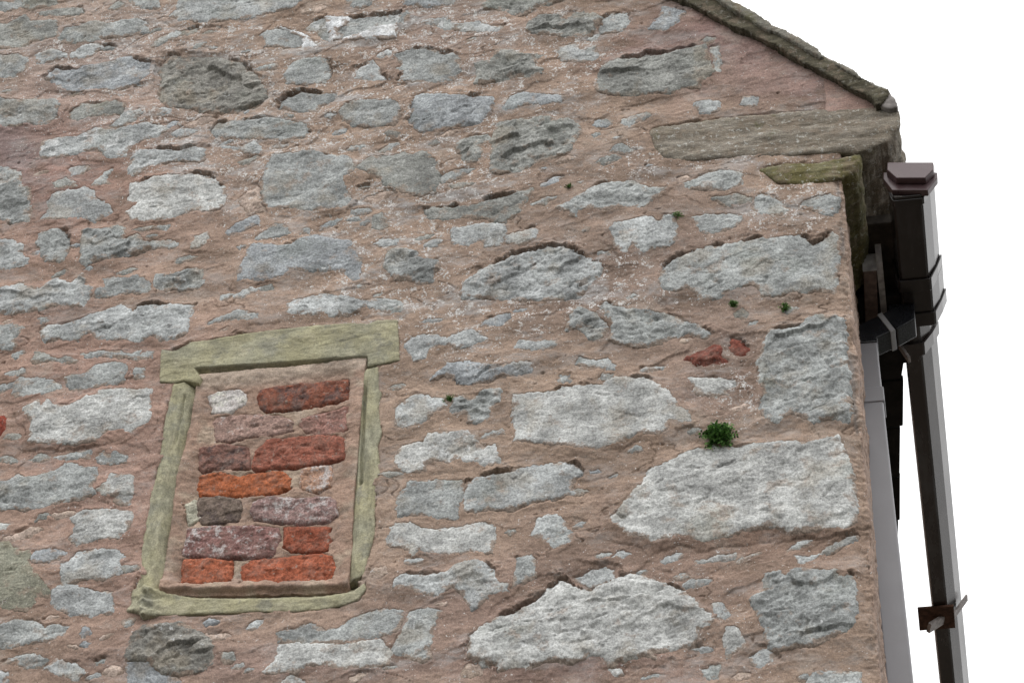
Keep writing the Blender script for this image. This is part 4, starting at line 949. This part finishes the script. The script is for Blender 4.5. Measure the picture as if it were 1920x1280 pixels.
gpart('gutter_joint', trough(grow(new_prof, .006), Y1, Y2, .005), M_DARKGUT)
mid_prof = [(x * 1.0 + (.006 if x > 1 else .0), z) for x, z in new_prof]
gpart('gutter_outlet', trough(mid_prof, Y2 - .01, Y3 + .01, .004), M_DARKGUT)
gpart('gutter_joint', trough(grow(mid_prof, .005), Y3, Y4, .005), M_DARKGUT)
old_prof = [(.960, ZG + .062), (.962, ZG + .012), (.966, ZG), (1.002, ZG), (1.008, ZG + .003), (1.034, ZG + .03), (1.052, ZG + .066)]
def skew(vf): return [(x + .0105 * (y - .6), y, z) for x, y, z in vf[0]], vf[1]      # the old length runs slightly out of line
gpart('gutter_trough', skew(trough(old_prof, Y4 - .01, 7.3, .004)), M_OLDGUT, 'older weathered gutter length with green stains')
gpart('gutter_joint', trough(grow(old_prof, .008), px_y(640, 1730), px_y(662, 1730), .006), M_OLDGUT)
# stop end: flange and raised panel
def cap(pp, y0, y1, taper):
    P = on_wall(pts(pp), .06); c = P.mean(0); k = len(P)
    V = [(x, y1, z) for x, z in P] + [(c[0] + (x - c[0]) * taper, y0, c[1] + (z - c[1]) * taper) for x, z in P]
    F = [tuple(range(k)), tuple(range(2*k - 1, k - 1, -1))] + [(i, i + k, (i + 1) % k + k, (i + 1) % k) for i in range(k)]
    return V, F
gpart('stop_end', join(cap("1656,327 1656,339 1673,361 1740,361 1758,338 1758,327", .052, .074, .99), cap("1663,319 1663,334 1681,350 1737,350 1753,334 1753,319", .030, .051, .95)), M_BROWNCAP, 'purplish brown trapezoid stop end', .002)
gpart('stop_end_band', trough(grow(new_prof, .003), .076, .10, .004), M_DARKGUT)
# brackets
pb = atz(1722, 1158, ZG - .004); pe = atz(1790, 1160, ZG - .004)
gb = gpart('gutter_bracket', box(pb[0], pe[0], pb[1] - .055, pb[1] + .055, ZG - .011, ZG - .003), M_RUST, 'rusty square bracket plate', .001)
def bar(a, b, w, t_):
    a, b = np.array(a, float), np.array(b, float); u = (b - a) / np.linalg.norm(b - a); s_ = np.cross(u, (0, 1., 0)); s_ = s_ if np.linalg.norm(s_) > .1 else np.array((1., 0, 0)); s_ /= np.linalg.norm(s_); r_ = np.cross(s_, u)
    V = [p_ + s_ * sx * t_ / 2 + r_ * sy * w / 2 for p_ in (a, b) for sx, sy in ((-1,-1), (1,-1), (1,1), (-1,1))]
    return V, [(0,1,2,3), (7,6,5,4), (0,4,5,1), (1,5,6,2), (2,6,7,3), (3,7,4,0)]
gpart('bracket_bolt', bar((pe[0] - .035, pb[1] + .01, ZG - .008), (pb[0] + .028, pb[1] - .015, ZG - .055), .034, .012), M_GALV, None, .001)
gpart('bracket_strap', bar((1.036, pb[1], ZG - .006), (1.082, pb[1], ZG + .060), .03, .006), M_GALV, None, .001)
p1 = atz(1690, 652, ZG - .004)
gpart('bracket_bolt', bar((p1[0] - .004, p1[1], ZG + .004), (p1[0] + .018, p1[1] - .01, ZG - .058), .022, .008), M_GALV, None, .001)

# ------------------------------------------------------------------ downpipe
dp = bpy.data.objects.new('downpipe', None); COL.objects.link(dp)
YP = .50; xl, xr = .827, .891; xm, hw = (xl + xr) / 2, (xr - xl) / 2
ztop = at(1628, 652, YP)[2]
dp.location = (xm, YP, 0)
tag(dp, 'grey square plastic downpipe beside the corner with black offset bend', 'downpipe')
def dpart(name, vf, mat, label=None, bev=.003):
    V, F = vf; off = np.array(dp.location)
    o = link(name, py_mesh(name, [np.array(v) - off for v in V], F), mat, dp); bevel(o, bev, 3)
    if label: o['label'] = label
    return o
zc = at(1650, 768, YP)[2]
def lean(vf): return [(x + .0165 * (ztop - max(z, 4.6)), y, z) for x, y, z in vf[0]], vf[1]
V, F = [], []
for z_ in (0.02, 4.6, ztop): V += [(xl, YP - hw, z_), (xr, YP - hw, z_), (xr, YP + hw, z_), (xl, YP + hw, z_)]
F = [(3, 2, 1, 0), (8, 9, 10, 11)] + [(4*i + j, 4*i + (j+1) % 4, 4*i + 4 + (j+1) % 4, 4*i + 4 + j) for i in range(2) for j in range(4)]
dpart('pipe', lean((V, F)), M_GREYPIPE, None, .005)
dpart('pipe_socket', lean(box(xl - .004, xr + .004, YP - hw - .004, YP + hw + .004, zc, zc + .05)), M_GREYPIPE)
def sweep(path, w, d):
    path = [np.array(p_, float) for p_ in path]; V = []
    for i, p_ in enumerate(path):
        a = path[max(i-1, 0)]; b = path[min(i+1, len(path)-1)]
        t_ = (b - a) / np.linalg.norm(b - a); s_ = np.cross((0, 1., 0), t_); s_ /= np.linalg.norm(s_)
        k = 1.
        if 0 < i < len(path) - 1:
            u = (p_ - a) / np.linalg.norm(p_ - a); k = 1 / max(.6, abs(u.dot(t_)))
        for sx, sy in ((-1,-1), (1,-1), (1,1), (-1,1)): V.append(p_ + s_ * sx * w * k + np.array((0, 1., 0)) * sy * d)
    n = len(path); F = [(3, 2, 1, 0), tuple(4*(n-1) + i for i in range(4))]
    for i in range(n - 1):
        F += [(4*i + j, 4*i + (j+1) % 4, 4*i + 4 + (j+1) % 4, 4*i + 4 + j) for j in range(4)]
    return V, F
xo = at(1693, 610, YP)[0]
dpart('offset_bend', sweep([(xo, YP, ZG - .002), (xo, YP, ZG - .040), (xo - .035, YP, ZG - .062)], .034, .036), M_BLACK, 'black gutter outlet bend')
dpart('offset_bend', sweep([(xo - .034, YP, ZG - .061), (xm + .012, YP, ZG - .088), (xm, YP, ztop + .004), (xm, YP, ztop - .012)], .034, .036), M_BLACK, 'black bend into the pipe top')
u = np.array((xm + .012 - xo + .034, 0, -.027)); u /= np.linalg.norm(u)
b0 = np.array((xo - .034, YP, ZG - .061)) + u * .004
dpart('bend_collar', sweep([b0 - u * .001, b0 + u * .013], .037, .039), M_LTGREY, 'pale grey collar between the bends', .001)

# ------------------------------------------------------------------ ferns in the joints
def fern(px, py, rad, n, label, seed, mat=M_LEAF, dark=M_LEAFDARK, droop=.0, flat=1.):
    r = random.Random(seed); c = at(px, py, -.006)
    root = bpy.data.objects.new('fern', None); COL.objects.link(root); root.location = c
    tag(root, label, 'fern', 'small ferns rooted in the mortar joints')
    V = [[], []]; F = [[], []]; SV, SF = [], []
    for i in range(n):
        a = r.uniform(0, 2 * math.pi); el = r.uniform(.1, 1.35)
        dr = np.array((math.cos(a) * math.cos(el), -math.sin(el), math.sin(a) * math.cos(el) * flat + .25)); dr /= np.linalg.norm(dr)
        L = rad * r.uniform(.55, 1.05)
        side = np.cross(dr, (r.uniform(-1, 1), r.uniform(-1, 1), r.uniform(-1, 1))); side /= np.linalg.norm(side)
        p0 = np.array((r.uniform(-.2, .2) * rad, .004, r.uniform(-.15, .15) * rad))
        pts_ = [p0 + dr * L * t + np.array((0, 0, -droop * L * t * t)) for t in np.linspace(0, 1, 6)]
        k = len(SV)
        for q_ in pts_: SV += [q_ - side * .0005, q_ + side * .0005]
        SF += [(k + 2*j, k + 2*j + 1, k + 2*j + 3, k + 2*j + 2) for j in range(5)]
        up = np.cross(side, dr)
        for j in range(1, 6):
            for sg in (-1, 1):
                w = r.choice((0, 0, 1)); ll = rad * .20 * r.uniform(.7, 1.25)
                d2 = dr * .5 + side * sg + up * r.uniform(-.6, .6); d2 /= np.linalg.norm(d2); t2 = np.cross(d2, up + side * r.uniform(-.4, .4)); t2 /= np.linalg.norm(t2) + 1e-6
                q_ = pts_[j]; kk = len(V[w])
                V[w] += [q_, q_ + d2 * ll * .5 + t2 * ll * .36, q_ + d2 * ll + up * ll * .15, q_ + d2 * ll * .5 - t2 * ll * .36]
                F[w].append((kk, kk + 1, kk + 2, kk + 3))
    o = link('leaves', py_mesh('leaves', V[0], F[0]), mat, root); o['kind'] = 'stuff'
    o = link('leaves', py_mesh('leaves', V[1], F[1]), dark, root); o['kind'] = 'stuff'
    link('stem', py_mesh('stem', SV, SF), M_STEM, root)
fern(1347, 819, .041, 190, 'largest bushy green fern, on top of the biggest pale corner stone', 1, droop=.15)
fern(1067, 350, .013, 22, 'tiny dark green fern high in the mortar above a slanting stone', 2)
fern(1269, 405, .016, 26, 'small green fern at the top right corner of a jagged stone', 3)
fern(1373, 573, .019, 26, 'low flat spreading fern just under a long grey stone', 4, flat=.5)
fern(1472, 579, .019, 30, 'small bright fern tuft beside a pebble near the corner', 5)
fern(842, 750, .017, 26, 'small fern between two broken stones right of the window', 6)
